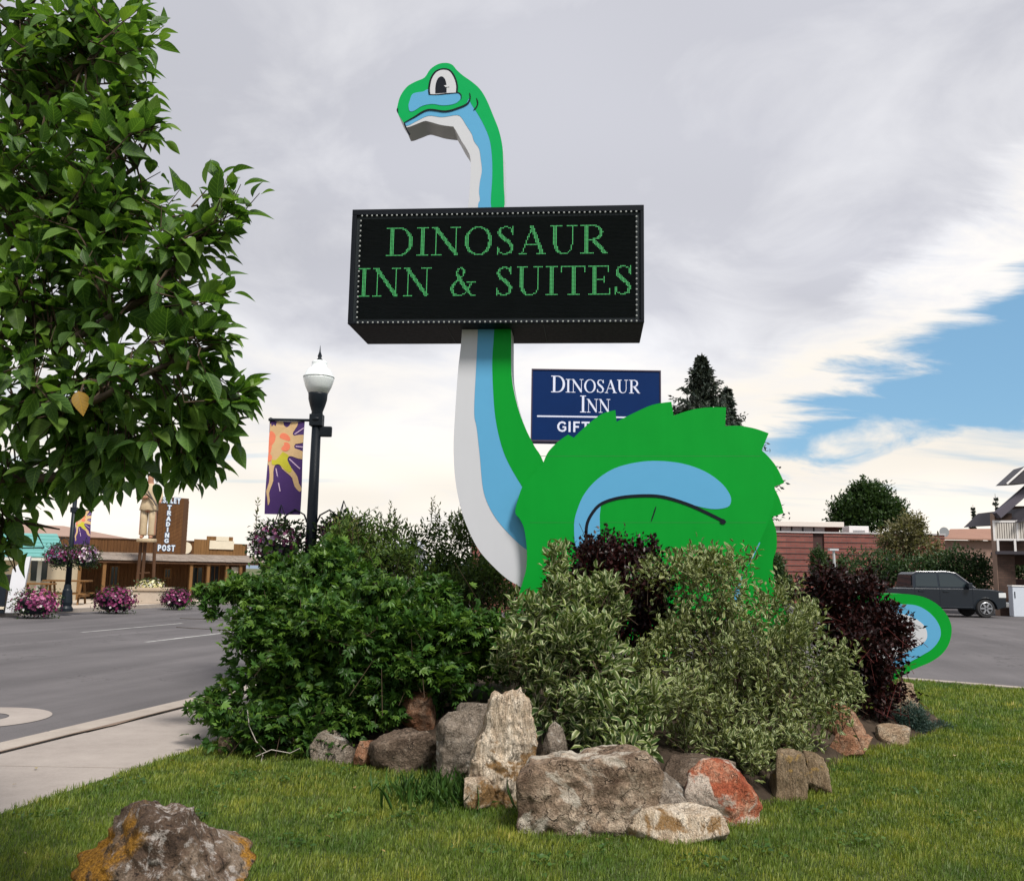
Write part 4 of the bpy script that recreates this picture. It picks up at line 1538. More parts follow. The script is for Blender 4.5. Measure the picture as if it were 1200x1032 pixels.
def shrub(name, label, cat, base, blobs, mat, n, K, shootL, leafL, leafW, seed, tmpl=T_DIA, droop=.15, out=.7, up=.5, rand=.35, lump=.25, fill=.4,
          fillmat=None, stem_mat=None, parts=0, part_rnd=None, spread=.9, zmin=-.5, palm=0, upb=.6, group=None, clumps=0, csize=.2, sprig=.04):
    rng = np.random.default_rng(seed)
    t = thing(name, label, cat, base, 0, group)
    if clumps:
        cp, cn = sample_shell(rng, blobs, clumps, .70, 1.0, zmin, lump)
        cr = rng.uniform(csize * .6, csize * 1.35, clumps)
        sub_ = [(p[0], p[1], p[2], r_, r_, r_ * .8) for p, r_ in zip(cp, cr)]
        pos, nr = sample_shell(rng, sub_, n, .3, 1.0, -.35, .2)
    else:
        pos, nr = sample_shell(rng, blobs, n, .74, 1.0, zmin, lump)
    dirs = nr * out + np.array([0, 0, up]) + rng.normal(size=(n, 3)) * rand
    L = shootL * rng.uniform(.5, 1.35, n) * np.where(rng.uniform(0, 1, n) < sprig, 1.9, 1.0)
    dirs = unit(dirs)
    start = pos - dirs * (L * .75)[:, None]
    P, D, U, LL = add_shoots(rng, start, dirs, L, K, spread, droop, leafL, leafW, upb=upb)
    nf = int(n * K * fill)
    fp, fn = sample_shell(rng, blobs, nf, .25, .80, -1, lump)
    P = np.concatenate([P, fp]); D = np.concatenate([D, fn + rng.normal(size=(nf, 3)) * .8]); U = np.concatenate([U, rng.normal(size=(nf, 3)) + [0, 0, .5]])
    LL = np.concatenate([LL, np.full(nf, leafL * 1.15)])
    keep = P[:, 2] > .03
    P, D, U, LL = P[keep], D[keep], U[keep], LL[keep]
    if palm:      # compound leaves: a hand of leaflets from one point
        Ps, Ds, Us, Ls = [], [], [], []
        d = unit(D)
        x = unit(np.cross(d, U))
        for j in range(palm):
            a = (j / (palm - 1) - .5) * 2.3
            Ps.append(P + d * leafL * .1)
            Ds.append(d * math.cos(a) + x * math.sin(a) + np.array([0, 0, -.12]))
            Us.append(U)
            Ls.append(LL * (1 - .28 * abs(a)))
        P, D, U, LL = map(np.concatenate, (Ps, Ds, Us, Ls))
        rn = np.tile(rng.uniform(0, 1, len(LL) // palm), palm) * .8 + rng.uniform(0, .2, len(LL))
    else:
        rn = rng.uniform(0, 1, len(LL))
    W = LL * (leafW / leafL)
    if parts:
        sel = largest(P[:n * K], LL[:n * K], parts)
        leaf_parts(P, D, U, LL, W, sel, tmpl, [(r_, mat) for r_ in (.1, .3, .5, .7, .9)], t, base, rng)
        msk = np.ones(len(P), bool)
        msk[sel] = False
        P, D, U, LL, W, rn = P[msk], D[msk], U[msk], LL[msk], W[msk], rn[msk]
    foliage_obj('foliage', [leaf_arrays(P, D, U, LL, W, rn, tmpl)], mat, t, base)
    if stem_mat:
        k = rng.choice(n, min(n, 500), replace=False)
        stems_mesh(start[k], dirs[k], L[k], droop, .0025, 'stems', stem_mat, t, np.array(base))
    return t


def canes(t, base, blobs, seed, n, mat, r=.012):
    """woody stems from the ground up into the bush"""
    rng = np.random.default_rng(seed)
    pos, nr = sample_shell(rng, blobs, n, .2, .6, -.3)
    mb = MB()
    for p in pos:
        b = Vector((base[0] + rng.normal() * .12, base[1] + rng.normal() * .12, base[2] - .05))
        q = Vector(p)
        mid = b.lerp(q, .5) + Vector((rng.normal() * .06, rng.normal() * .06, .12))
        mb.tube([b, mid, q], [r, r * .75, r * .3], 5)
    return mb.build('stem', mat, t, world=True, kind='stuff')


L_vine = leaf_mat('vine_leaf', (.016, .048, .010), (.038, .092, .016), (.105, .185, .026), None, .22, 1.3, .42)
L_vine2 = leaf_mat('shrub_leaf', (.028, .058, .014), (.060, .105, .024), (.115, .165, .040), None, .25, 1.3, .45)
L_wisp = leaf_mat('tip_leaf', (.06, .085, .025), (.12, .14, .05), (.24, .22, .11), None, .35)
L_dog = leaf_mat('dogwood_leaf', (.042, .085, .020), (.075, .12, .030), (.12, .155, .04), (.33, .35, .19), .15, 1.1, .45)
L_dog2 = leaf_mat('dogwood_leaf_yellow', (.048, .08, .018), (.085, .115, .030), (.14, .155, .04), (.31, .335, .17), .15, 1.1, .45)  # yellower leaf tone for the right-hand bush
L_pur = leaf_mat('purple_leaf', (.006, .002, .002), (.012, .004, .004), (.032, .008, .008), None, .12, 1.3, .4)
L_blue = leaf_mat('blue_needle', (.02, .045, .04), (.04, .075, .065), (.07, .11, .09), None, .1)
L_redst = wood_mat('red_stem', (.05, .010, .009), (.12, .025, .02))

VB = [(322, 795, 8.8, 74, 74), (395, 688, 9.9, 72, 46), (345, 668, 10.6, 44, 22), (400, 765, 8.95, 112, 92), (500, 775, 8.9, 82, 82), (362, 712, 9.4, 78, 42), (455, 715, 9.5, 80, 42), (280, 858, 8.45, 46, 30), (360, 845, 8.5, 66, 32), (556, 755, 9.2, 52, 52), (285, 690, 9.3, 38, 14), (258, 696, 9.2, 18, 12), (249, 708, 9.2, 10, 18), (465, 815, 8.75, 66, 34), (258, 835, 8.6, 18, 26), (395, 655, 10.6, 30, 28)]
vb = blobs_px(VB)
vine = shrub('vine', 'huge dark green creeper mound with hand shaped leaves left of the dinosaur', 'vine', (-1.6, 8.9, .1), vb, L_vine, 3300, 6, .34, .085, .038, 5, T_DIA, .42, .7, .2, .5, .5, .30, stem_mat=M['twig'], palm=5, clumps=120, csize=.20, sprig=.14)
canes(vine, (-1.5, 9.1, .2), vb, 6, 24, M['twig'])
# bare dry runners hanging at the mound's foot
mb = MB()
for pts in ([(290, 832), (292, 850), (300, 868), (312, 880)], [(300, 886), (318, 878), (340, 882), (352, 876)], [(308, 884), (304, 900)]):
    mb.tube([at(px, py, 7.95) + Vector((0, 0, .0)) for px, py in pts], [.0045, .004, .0035, .002][:len(pts)], 5)
mb.build('dry_runner', paint('dry_stem', (.42, .38, .33), .8, .2, 20), vine, world=True)

bb = blobs_px([(468, 645, 12.4, 38, 42), (535, 640, 12.4, 40, 44), (505, 690, 12.2, 85, 40), (425, 665, 12.2, 40, 34), (565, 680, 12.5, 36, 44), (405, 640, 12.1, 26, 28)])
sb = shrub('tall_shrub', 'tall loose green shrub with wispy tips between lamp post and dinosaur neck', 'shrub', (-1.0, 12.4, .3), bb, L_vine2, 1500, 7, .42, .08, .03, 15, T_DIA, .05, .5, .8, .4, .35, .3, stem_mat=M['twig'], clumps=64, csize=.2, sprig=.2)
canes(sb, (-1.0, 12.4, .3), bb, 16, 24, M['twig'])
rng = np.random.default_rng(18)
tips = [(398, 600), (392, 612), (455, 590), (462, 600), (505, 585), (510, 592), (515, 600), (528, 612), (540, 606), (480, 612), (412, 612), (440, 618), (300, 588), (548, 618), (420, 606)]
tp = np.array([at(px, py + 28, 12.3 if px > 430 else 12.0) for px, py in tips for _ in range(2)])
dv = np.tile(np.array([[0, 0, 1.0]]), (len(tp), 1)) + rng.normal(size=(len(tp), 3)) * .14
LL = np.full(len(tp), .34)
P, D, U, l_ = add_shoots(rng, tp, dv, LL, 9, .9, .0, .07, .02)
foliage_obj('pale_tips', [leaf_arrays(P, D, U, l_, l_ * .3, rng.uniform(0, 1, len(l_)), T_DIA)], L_wisp, sb, (-1.0, 12.4, .3))
stems_mesh(tp, dv, LL, 0, .004, 'tip_stems', M['twig'], sb, np.array((-1.0, 12.4, .3)))

# dark purple bushes
p1 = blobs_px([(712, 655, 9.5, 48, 24), (690, 690, 9.4, 44, 40), (740, 690, 9.3, 44, 40), (766, 730, 9.0, 22, 50), (742, 735, 9.0, 26, 46), (762, 700, 8.75, 20, 44)])
o = shrub('purple_shrub', 'dark purple leaved shrub rising between the two variegated dogwoods', 'shrub', (1.1, 9.2, .3), p1, L_pur, 1100, 7, .28, .055, .035, 25, T_DIA, .05, .6, .7, .4, .3, .4, stem_mat=L_redst, clumps=60, csize=.16)
canes(o, (1.2, 9.1, .3), p1, 26, 40, L_redst, .010)
p2 = blobs_px([(985, 715, 10.3, 52, 42), (1012, 760, 10.1, 52, 56), (1034, 738, 10.2, 34, 22), (1022, 815, 9.9, 34, 45), (962, 688, 10.5, 40, 20), (1022, 688, 10.4, 24, 14), (1056, 752, 10.2, 20, 7), (1000, 790, 9.9, 40, 60), (1040, 712, 10.2, 22, 7)])
o = shrub('purple_shrub', 'almost black purple shrub in front of the dinosaur tail end', 'shrub', (3.9, 10.2, .25), p2, L_pur, 1500, 7, .30, .06, .036, 35, T_DIA, .05, .8, .3, .4, .35, .4, stem_mat=L_redst, clumps=80, csize=.17, sprig=.06)
canes(o, (3.95, 10.1, .2), p2, 36, 14, L_redst, .009)

# variegated dogwoods
d1 = blobs_px([(656, 736, 8.0, 64, 54), (632, 770, 7.8, 46, 48), (692, 785, 7.6, 56, 54), (712, 845, 7.1, 56, 42), (700, 702, 8.2, 30, 30), (650, 665, 8.1, 8, 22), (735, 878, 6.85, 40, 22), (655, 840, 7.4, 46, 40), (615, 740, 7.9, 24, 16), (600, 765, 7.8, 16, 10)])
o = shrub('variegated_dogwood', 'white edged leafy dogwood bush behind the tall cream stone and brown block', 'shrub', (.75, 7.8, .25), d1, L_dog, 820, 6, .27, .098, .044, 45, T_OVAL, .05, .55, 1.0, .38, .36, .24, stem_mat=M['twig'], parts=300, clumps=62, csize=.14, sprig=.16)
canes(o, (.8, 7.7, .2), d1, 46, 30, M['twig'])
d2 = blobs_px([(828, 697, 8.5, 78, 60), (888, 770, 8.3, 88, 80), (945, 790, 8.3, 58, 66), (838, 770, 8.1, 74, 70), (770, 790, 8.0, 34, 60), (905, 850, 7.9, 62, 48), (965, 830, 8.1, 42, 36), (795, 830, 7.3, 46, 34), (850, 850, 7.5, 60, 36), (815, 655, 8.5, 40, 18), (855, 880, 7.2, 46, 22), (925, 880, 7.5, 34, 26), (985, 800, 8.2, 24, 14)])
o = shrub('variegated_dogwood', 'biggest yellow green variegated bush right of centre hiding the dinosaur belly', 'shrub', (2.0, 8.2, .25), d2, L_dog2, 2000, 6, .27, .064, .025, 55, T_OVAL, .05, .5, 1.1, .34, .36, .34, stem_mat=M['twig'], parts=300, clumps=120, csize=.14, sprig=.16)
canes(o, (2.0, 7.9, .1), d2, 56, 60, M['twig'])

e1 = blobs_px([(1066, 848, 10.0, 22, 26), (1078, 858, 10.0, 16, 18)])
shrub('dwarf_evergreen', 'low blue green evergreen tuft at the right end of the bed', 'shrub', (4.45, 10.0, 0), e1, L_blue, 500, 8, .16, .035, .008, 65, T_DIA, .0, .8, .5, .4, .2, .4)
e2 = blobs_px([(1102, 857, 10.2, 16, 11)])
shrub('dwarf_evergreen', 'tiny blue green sprig on the lawn beyond the evergreen tuft', 'shrub', (4.85, 10.2, 0), e2, L_blue, 120, 8, .14, .035, .008, 66, T_DIA, .0, .8, .5, .4, .2, .2)

# tufts of longer grass and weeds at the stones' feet
L_weed = leaf_mat('weed_leaf', (.03, .07, .015), (.05, .11, .022), (.09, .15, .035), None, .3)
rng = np.random.default_rng(70)
wt = thing('weed_tuft', 'tuft of long green grass before the grey upright stone', 'weeds', tuple(gp(520, 930)))
n = 420
c = np.array(gp(525, 938))
pos = c + np.stack([rng.normal(0, .20, n), rng.normal(0, .14, n), np.zeros(n)], 1)
dr = rng.normal(size=(n, 3)) * .45 + [0, 0, 1]
LL = rng.uniform(.10, .24, n)
foliage_obj('blades', [leaf_arrays(pos, dr, rng.normal(size=(n, 3)), LL, np.full(n, .008), rng.uniform(0, 1, n), T_OVAL)], L_weed, wt, tuple(gp(520, 930)))

# ------------------------------------------------------------------ lawn grass
def lawn_grass():
    rng = np.random.default_rng(90)
    out = []
    lawn_poly = [(walk_in(-8) - .01, -8)] + [(walk_in(y) + .02 * math.sin(y * 9) + .01, y) for y in np.arange(0, 18, .4)] + LAWN_BACK
    for (y0, y1, dens, hw) in ((4.6, 6.2, 6500, (.034, .0042)), (6.2, 8, 5200, (.036, .005)), (8, 10.5, 3400, (.038, .006)), (10.5, 18, 1500, (.042, .009))):
        xr = max(4.4, y1 * .68 + .7)
        n = int((y1 - y0) * 2 * xr * dens)
        p = np.stack([rng.uniform(-xr, xr, n), rng.uniform(y0, y1, n)], 1)
        k = in_poly(p, lawn_poly) & ~in_poly(p, [(1.2 + (a - 1.2) * .97, 10.3 + (b - 10.3) * .97) for a, b in BED])
        p = p[k]
        n = len(p)
        # clumps: height and tilt change over hand-widths
        cl = np.sin(p[:, 0] * 5.1 + 2 * np.sin(p[:, 1] * 3.3)) * np.sin(p[:, 1] * 6.7 + 1.7 * np.sin(p[:, 0] * 4.1))
        cl2 = np.sin(p[:, 0] * 23 + 3 * np.sin(p[:, 1] * 17)) * np.sin(p[:, 1] * 29 + 2 * np.sin(p[:, 0] * 19))
        h = hw[0] * (1.1 + .30 * cl + .32 * cl2) * rng.uniform(.6, 1.4, n)
        a = rng.uniform(0, 2 * math.pi, n)
        lean = rng.uniform(.1, .95, n)
        d = np.stack([np.cos(a) * lean, np.sin(a) * lean, np.ones(n)], 1)
        d = unit(d)
        side = np.stack([np.sin(a + .6), -np.cos(a + .6), np.zeros(n)], 1) * (hw[1] * rng.uniform(.7, 1.3, n) / 2)[:, None]
        b = np.concatenate([p, np.full((n, 1), -.002)], 1)
        tip = b + d * h[:, None]
        mid = b + d * (h * .55)[:, None] + np.array([0, 0, .006])
        V = np.stack([b - side, b + side, mid + side * .8, mid - side * .8, tip], 1)
        T = np.array([(0, 1, 2), (0, 2, 3), (3, 2, 4)])[None] + (np.arange(n) * 5)[:, None, None]
        rn = np.clip(.45 + .16 * cl + .10 * cl2 + rng.normal(0, .22, n), 0, 1)
        # thin worn patches go straw
        out.append((V.reshape(-1, 3), T.reshape(-1, 3), np.repeat(rn, 5), np.tile(np.array([(-.5, 0), (.5, 0), (.5, .5), (-.5, .5), (0, 1.0)]), (n, 1))))
    m_, g = new_mat('grass_blade')
    a = g.n('ShaderNodeAttribute', attribute_name='rnd').outputs['Fac']
    pos = g.n('ShaderNodeNewGeometry').outputs['Position']
    nb_ = g.noise(pos, .8, 4, .6, .3)
    nm_ = g.noise(pos, 4.2, 4, .65, .3)
    c = g.ramp(a, [(0, (.070, .120, .014)), (.45, (.145, .196, .025)), (.85, (.200, .248, .045)), (1, (.29, .28, .09))])
    c2 = g.ramp(nb_, [(.34, (.62, .80, .85)), (.5, (1, 1, 1)), (.64, (1.35, 1.16, 1.1))])
    c3 = g.ramp(nm_, [(.36, (.60, .74, .78)), (.52, (1, 1, 1)), (.66, (1.4, 1.22, 1.2))])
    c = g.mix(1.0, g.mix(1.0, c, c2, 'MULTIPLY'), c3, 'MULTIPLY')
    b = principled(g, c, .5, 0, None, .3)
    tr = g.n('ShaderNodeBsdfTranslucent')
    g.put(tr.inputs[0], g.mix(1.0, c, (1.3, 1.4, .7), 'MULTIPLY'))
    mx = g.n('ShaderNodeMixShader')
    mx.inputs[0].default_value = .35
    g.t.links.new(b.outputs[0], mx.inputs[1])
    g.t.links.new(tr.outputs[0], mx.inputs[2])
    finish(g, mx.outputs[0])
    o = foliage_obj('grass', out, m_, None, (0, 0, 0))
    return o


lawn_grass()
# clover leaves and a few fallen pale petals in the lawn
rng = np.random.default_rng(93)
cl = []
for (px, py) in ((520, 925), (250, 930), (410, 905), (980, 905), (700, 1000), (330, 915), (285, 912), (1130, 965), (220, 960), (445, 925), (350, 990), (560, 1000), (640, 1015), (900, 1000), (1050, 930), (1080, 890), (1010, 990), (150, 920), (480, 960), (60, 960), (1170, 900), (820, 1015), (400, 960), (960, 955)):
    c = np.array(gp(px, py))
    n = 40
    pos = c + np.stack([rng.normal(0, .10, n), rng.normal(0, .08, n), rng.uniform(.02, .05, n)], 1)
    d = rng.normal(size=(n, 3)) * [1, 1, .25]
    LL = rng.uniform(.018, .04, n)
    cl.append(leaf_arrays(pos, d, rng.normal(size=(n, 3)) * .3 + [0, 0, 1], LL, LL * .8, rng.uniform(0, 1, n), T_OVAL))
foliage_obj('clover', cl, L_weed, None, (0, 0, 0))


# a few dry leaves dropped on the grass and the walk
rng = np.random.default_rng(97)
n = 46
pos = np.stack([rng.uniform(-4.2, 4.5, n), rng.uniform(5.3, 9.5, n), np.full(n, .035)], 1)
pos = pos[~in_poly(pos[:, :2], BED)]
n = len(pos)
pos[:, 2] = np.where(pos[:, 0] < walk_in(pos[:, 1]), .012, .040)
LL = rng.uniform(.025, .055, n)
foliage_obj('fallen_leaves', [leaf_arrays(pos, rng.normal(size=(n, 3)) * [1, 1, .15], rng.normal(size=(n, 3)) * .25 + [0, 0, 1], LL, LL * .6, rng.uniform(0, 1, n), T_OVAL)],
            leaf_mat('dry_leaf', (.16, .10, .03), (.28, .20, .08), (.40, .33, .18), None, .2), None, (0, 0, 0))

# ------------------------------------------------------------------ the near tree at left
L_tree = leaf_mat('tree_leaf', (.034, .080, .018), (.066, .138, .026), (.130, .215, .036), None, .36, 1.25, .48, vein=True, spec=.3)
L_gold = leaf_mat('old_leaf', (.26, .15, .015), (.30, .17, .02), (.34, .20, .03), None, .35, 1.0, .5, vein=True)


def near_tree():
    rng = np.random.default_rng(120)
    base = (-3.15, 4.0, 0.0)
    t = thing('leafy_tree', 'leafy green broadleaf tree reaching in from the left edge close to the camera', 'tree', base)
    mb = MB()
    mb.tube([base, (-3.1, 3.95, .9), (-3.05, 3.9, 1.7), (-2.95, 3.85, 2.4), (-2.8, 3.8, 3.4), (-2.7, 3.8, 4.4)], [.13, .11, .10, .085, .06, .03], 12)
    mb.build('trunk', M['bark'], t, world=True, smooth=True)
    # limbs reach into the picture
    limbs = [[(-3.05, 3.9, 1.75), at(-60, 560, 3.8), at(60, 560, 3.7), at(150, 530, 3.55), at(235, 500, 3.45), at(285, 470, 3.4)],
             [(-3.0, 3.9, 1.7), at(-80, 620, 3.95), at(20, 610, 3.9), at(70, 620, 3.9)],
             [(-2.95, 3.85, 2.3), at(-40, 420, 3.7), at(80, 400, 3.6), at(170, 350, 3.45), at(230, 290, 3.35), at(248, 215, 3.3)],
             [(-2.9, 3.85, 2.6), at(-20, 300, 3.9), at(50, 270, 3.8), at(110, 230, 3.7), at(160, 195, 3.6), at(183, 140, 3.55)],
             [(-2.8, 3.8, 3.2), at(-20, 160, 3.9), at(60, 110, 3.8), at(120, 60, 3.7), at(165, 15, 3.6)],
             [(-2.75, 3.8, 3.4), at(0, 60, 3.9), at(45, -10, 3.8), at(60, -80, 3.8)],
             [(-2.95, 3.85, 2.3), at(0, 480, 3.5), at(110, 470, 3.4), at(190, 430, 3.3), at(260, 400, 3.25)]]
    lm = MB()
    pool = []
    for l in limbs:
        n = len(l)
        P = [Vector(p) for p in l]
        lm = MB()
        lm.tube(P, [.028 * (1 - .93 * i / (n - 1)) + .001 for i in range(n)], 7)
        lm.build('limb', M['bark'], t, world=True, smooth=True)
        for i in range(1, n):
            for s in np.linspace(0, 1, 7)[:-1]:
                pool.append(P[i - 1].lerp(P[i], s) if i < n else P[-1])
    # crown volume in space: clumps round the limbs
    CB = blobs_px([(40, 60, 3.85, 140, 110), (110, 30, 3.75, 70, 70), (60, 210, 3.8, 120, 110), (140, 130, 3.65, 46, 60), (120, 260, 3.65, 90, 80), (50, 360, 3.7, 130, 100), (165, 330, 3.5, 75, 60),
                   (205, 290, 3.4, 50, 55), (90, 460, 3.55, 120, 70), (185, 430, 3.4, 70, 55), (230, 400, 3.3, 36, 45), (215, 520, 3.45, 48, 40), (130, 530, 3.6, 80, 50), (35, 560, 3.8, 70, 45),
                   (12, 610, 3.95, 40, 34), (2, 650, 3.95, 24, 32), (-150, 100, 4.0, 200, 200), (-170, 350, 3.9, 190, 180), (-140, 540, 3.9, 130, 110), (60, -120, 3.9, 170, 110)], .75)
    n = 1050
    pos, nr = sample_shell(rng, CB, n, .25, 1.0, -1, .3)
    sx = np.array([p.x for p in pool]); sy = np.array([p.y for p in pool]); sz = np.array([p.z for p in pool])
    tw = MB()
    P, D, U, LL = [], [], [], []
    extra = [(292, 210, 3.3, (.55, 0, .9)), (262, 190, 3.3, (.1, 0, 1)), (282, 250, 3.3, (.9, 0, .35)), (270, 275, 3.3, (.9, -.1, -.1)), (262, 300, 3.3, (.8, 0, -.3)), (286, 325, 3.3, (.7, 0, .4)), (200, 135, 3.55, (.8, 0, .7)), (185, 120, 3.5, (.3, 0, 1)), (190, 60, 3.6, (.9, 0, .2)), (185, 22, 3.6, (.8, 0, .5)), (192, 90, 3.6, (.9, 0, .0)),
             (272, 400, 3.25, (.8, 0, .1)), (278, 375, 3.25, (.8, 0, .5)), (268, 370, 3.25, (.7, 0, -.3)), (296, 440, 3.35, (.8, 0, .7)), (308, 458, 3.35, (.95, 0, .1)), (292, 480, 3.35, (.7, 0, -.5)), (275, 500, 3.35, (.6, 0, -.8)), (294, 515, 3.4, (.9, 0, -.4)), (255, 560, 3.45, (.3, 0, -1)), (225, 575, 3.45, (.1, 0, -1)), (205, 570, 3.45, (-.1, 0, -1)), (140, 590, 3.5, (.1, 0, -1)), (90, 600, 3.7, (0, 0, -1)), (245, 535, 3.4, (.5, 0, -.9))]
    shoots_ = []
    for p, nv in zip(pos, nr):
        d = nv * .7 + np.array([.25, 0, .28 if p[2] > 2.2 else -.3]) + rng.normal(size=3) * .35
        shoots_.append((p, d, rng.uniform(.12, .30)))
    for px, py, Y, d in extra:
        e = np.array(at(px, py, Y))
        dd = np.array(d) / np.linalg.norm(d)
        for j in range(3):
            d2 = dd + rng.normal(size=3) * .22
            l_ = rng.uniform(.18, .26)
            shoots_.append((e - dd * .10 + rng.normal(size=3) * .02, d2, l_))
    for si, (p, d, l_) in enumerate(shoots_):
        up_ = si >= n and d[2] > -.2
        d = d / np.linalg.norm(d)
        s0 = p - d * l_ * .8
        # woody twig back towards the nearest limb
        k = int(np.argmin((sx - s0[0]) ** 2 + (sy - s0[1]) ** 2 + (sz - s0[2]) ** 2))
        a = pool[k]
        s0v = Vector(s0)
        if (a - s0v).length < .75:
            tw.tube([a, a.lerp(s0v, .6) + Vector((0, 0, .02)), s0v, Vector(s0 + d * l_)], [.006, .0045, .0035, .0015], 4, False)
        else:
            tw.tube([s0v - Vector(d) * .1, s0v, Vector(s0 + d * l_)], [.004, .0035, .0015], 4, False)
        ref = np.cross(d, rng.normal(size=3)); ref /= np.linalg.norm(ref)
        bb_ = np.cross(d, ref)
        K = 7
        for k in range(K):
            tt = (k + .5) / K
            q = s0 + d * l_ * tt
            an = k * 2.4 + rng.uniform(-.3, .3)
            side = ref * math.cos(an) + bb_ * math.sin(an)
            dirn = d * (.25 + .8 * tt) + side * (1.0 - .35 * tt) + rng.normal(size=3) * .2
            dirn[2] -= (.30 + .15 * (1 - tt) - (.25 if p[2] > 2.3 else 0)) if not up_ else -.12
            u = rng.normal(size=3) * .35 + np.array([0, -.15, 1.0])
            ln = rng.uniform(.075, .14) * (1.05 - .35 * tt)
            pet = dirn / np.linalg.norm(dirn) * .022
            P.append(q + pet); D.append(dirn); U.append(u); LL.append(ln)
    tw.build('twigs', M['twig'], t, world=True, kind='stuff')
    P, D, U, LL = map(np.array, (P, D, U, LL))
    W = LL * rng.uniform(.46, .64, len(LL))
    rn = rng.uniform(0, 1, len(LL))
    tm = [grid_leaf(7, .16, .10), grid_leaf(7, .34, .16)]
    sel = largest(P, LL, 300)
    leaf_parts(P, D, U, LL, W, sel, tm[0], [(r_, L_tree) for r_ in (.1, .25, .4, .55, .7, .85)], t, base, rng)
    msk = np.ones(len(P), bool); msk[sel] = False
    P, D, U, LL, W, rn = P[msk], D[msk], U[msk], LL[msk], W[msk], rn[msk]
    h = rng.uniform(0, 1, len(P)) < .45
    foliage_obj('foliage', [leaf_arrays(P[h], D[h], U[h], LL[h], W[h], rn[h], tm[0]), leaf_arrays(P[~h], D[~h], U[~h], LL[~h], W[~h], rn[~h], tm[1])], L_tree, t, base)
    # one leaf already turned gold
    V0, T0 = tm[0]
    e = at(92, 458, 3.36)
    me = np_mesh('gold_leaf', V0, T0, [L_gold], {'rnd': np.full(len(V0), .5)}, np.stack([V0[:, 0] * 2, V0[:, 1]], 1))
    o = bpy.data.objects.new('leaf', me)
    COL.objects.link(o)
    o.parent = t
    o['label'] = 'yellowed old leaf with brown spots'
    o.matrix_local = Matrix.Translation(e - Vector(base)) @ Matrix(((.050, .028, .03, 0), (.032, -.03, -.08, 0), (.012, -.092, .03, 0), (0, 0, 0, 1)))
    return t


near_tree()
# ------------------------------------------------------------------ flowers
M['petal_pink'] = leaf_mat('petal_pink', (.20, .015, .09), (.34, .06, .19), (.50, .20, .36), None, .2)
M['petal_white'] = leaf_mat('petal_white', (.55, .42, .52), (.70, .60, .68), (.82, .78, .82), None, .2)
M['petal_wine'] = leaf_mat('petal_wine', (.05, .006, .035), (.11, .012, .065), (.22, .03, .12), None, .2)
M['petal_lilac'] = leaf_mat('petal_lilac', (.12, .06, .15), (.22, .13, .26), (.38, .27, .42), None, .2)
M['petal_cream'] = leaf_mat('petal_cream', (.55, .50, .25), (.68, .62, .36), (.75, .72, .5), None, .2)
M['leaf_dark'] = leaf_mat('basket_leaf', (.012, .03, .010), (.025, .05, .016), (.05, .08, .025), None, .2)


def blossoms(rng, center, rad, n, size, name, mat, parent, origin, sel=None):
    """five-petalled blooms facing outward over a mound"""
    c = np.array(center)
    u = unit(rng.normal(size=(n, 3)))
    u[:, 2] = np.abs(u[:, 2]) * np.where(rng.uniform(0, 1, n) < .25, -.5, 1)
    if sel is not None:
        u[:, 0] = np.where(rng.uniform(0, 1, n) < .8, np.abs(u[:, 0]) * sel, u[:, 0])
    p = c + u * np.array(rad) * rng.uniform(.72, 1.16, (n, 1))
    p[:, 2] -= .12 * rad[0] * rng.uniform(0, 1, n) ** 2 * 2
    a = unit(np.cross(u, rng.normal(size=(n, 3))))
    b = np.cross(u, a)
    arr = []
    rn = rng.uniform(0, 1, n)
    for k in range(5):
        q = 2 * math.pi * k / 5
        d = a * math.cos(q) + b * math.sin(q) + u * .25
        arr.append(leaf_arrays(p, d, u, np.full(n, size) * rng.uniform(.7, 1.2, n), np.full(n, size * .85), rn, T_DIA))
    return foliage_obj(name, arr, mat, parent, origin)


def flower_mass(t, origin, center, rad, seed, kinds, nleaf=1300, lsz=.075):
    rng = np.random.default_rng(seed)
    bl = [(*center, *rad)]
    pos, nr = sample_shell(rng, bl, nleaf, .5, 1.12, -.95, .45, 3.5)
    foliage_obj('foliage', [leaf_arrays(pos, nr + rng.normal(size=(nleaf, 3)) * .7, rng.normal(size=(nleaf, 3)) + [0, 0, .8], np.full(nleaf, lsz), np.full(nleaf, lsz * .55), rng.uniform(0, 1, nleaf), T_DIA)], M['leaf_dark'], t, origin)
    for nm, mt, n, sz, sel in kinds:
        blossoms(rng, center, rad, n, sz, nm, M[mt], t, origin, sel)


def basket(label, c, r, seed, kinds, group, hook=None):
    o = (c[0], c[1], c[2] - r * .9)
    t = thing('hanging_basket', label, 'flower basket', o, 0, group)
    MB().lathe([(r * .25, -r * .7), (r * .55, -r * .55), (r * .72, -r * .1), (r * .75, .0)], (c[0], c[1], c[2]), 14).build('bowl', M['iron'], t, world=True, smooth=True)
    mb = MB()
    for k in range(3):
        q = 2 * math.pi * k / 3
        mb.tube([(c[0] + .6 * r * math.cos(q), c[1] + .6 * r * math.sin(q), c[2]), (c[0], c[1], c[2] + r * 1.5)], .008, 4)
    mb.build('chain', M['iron'], t, world=True)
    flower_mass(t, o, c, (r, r, r * .85), seed, kinds)
    return t


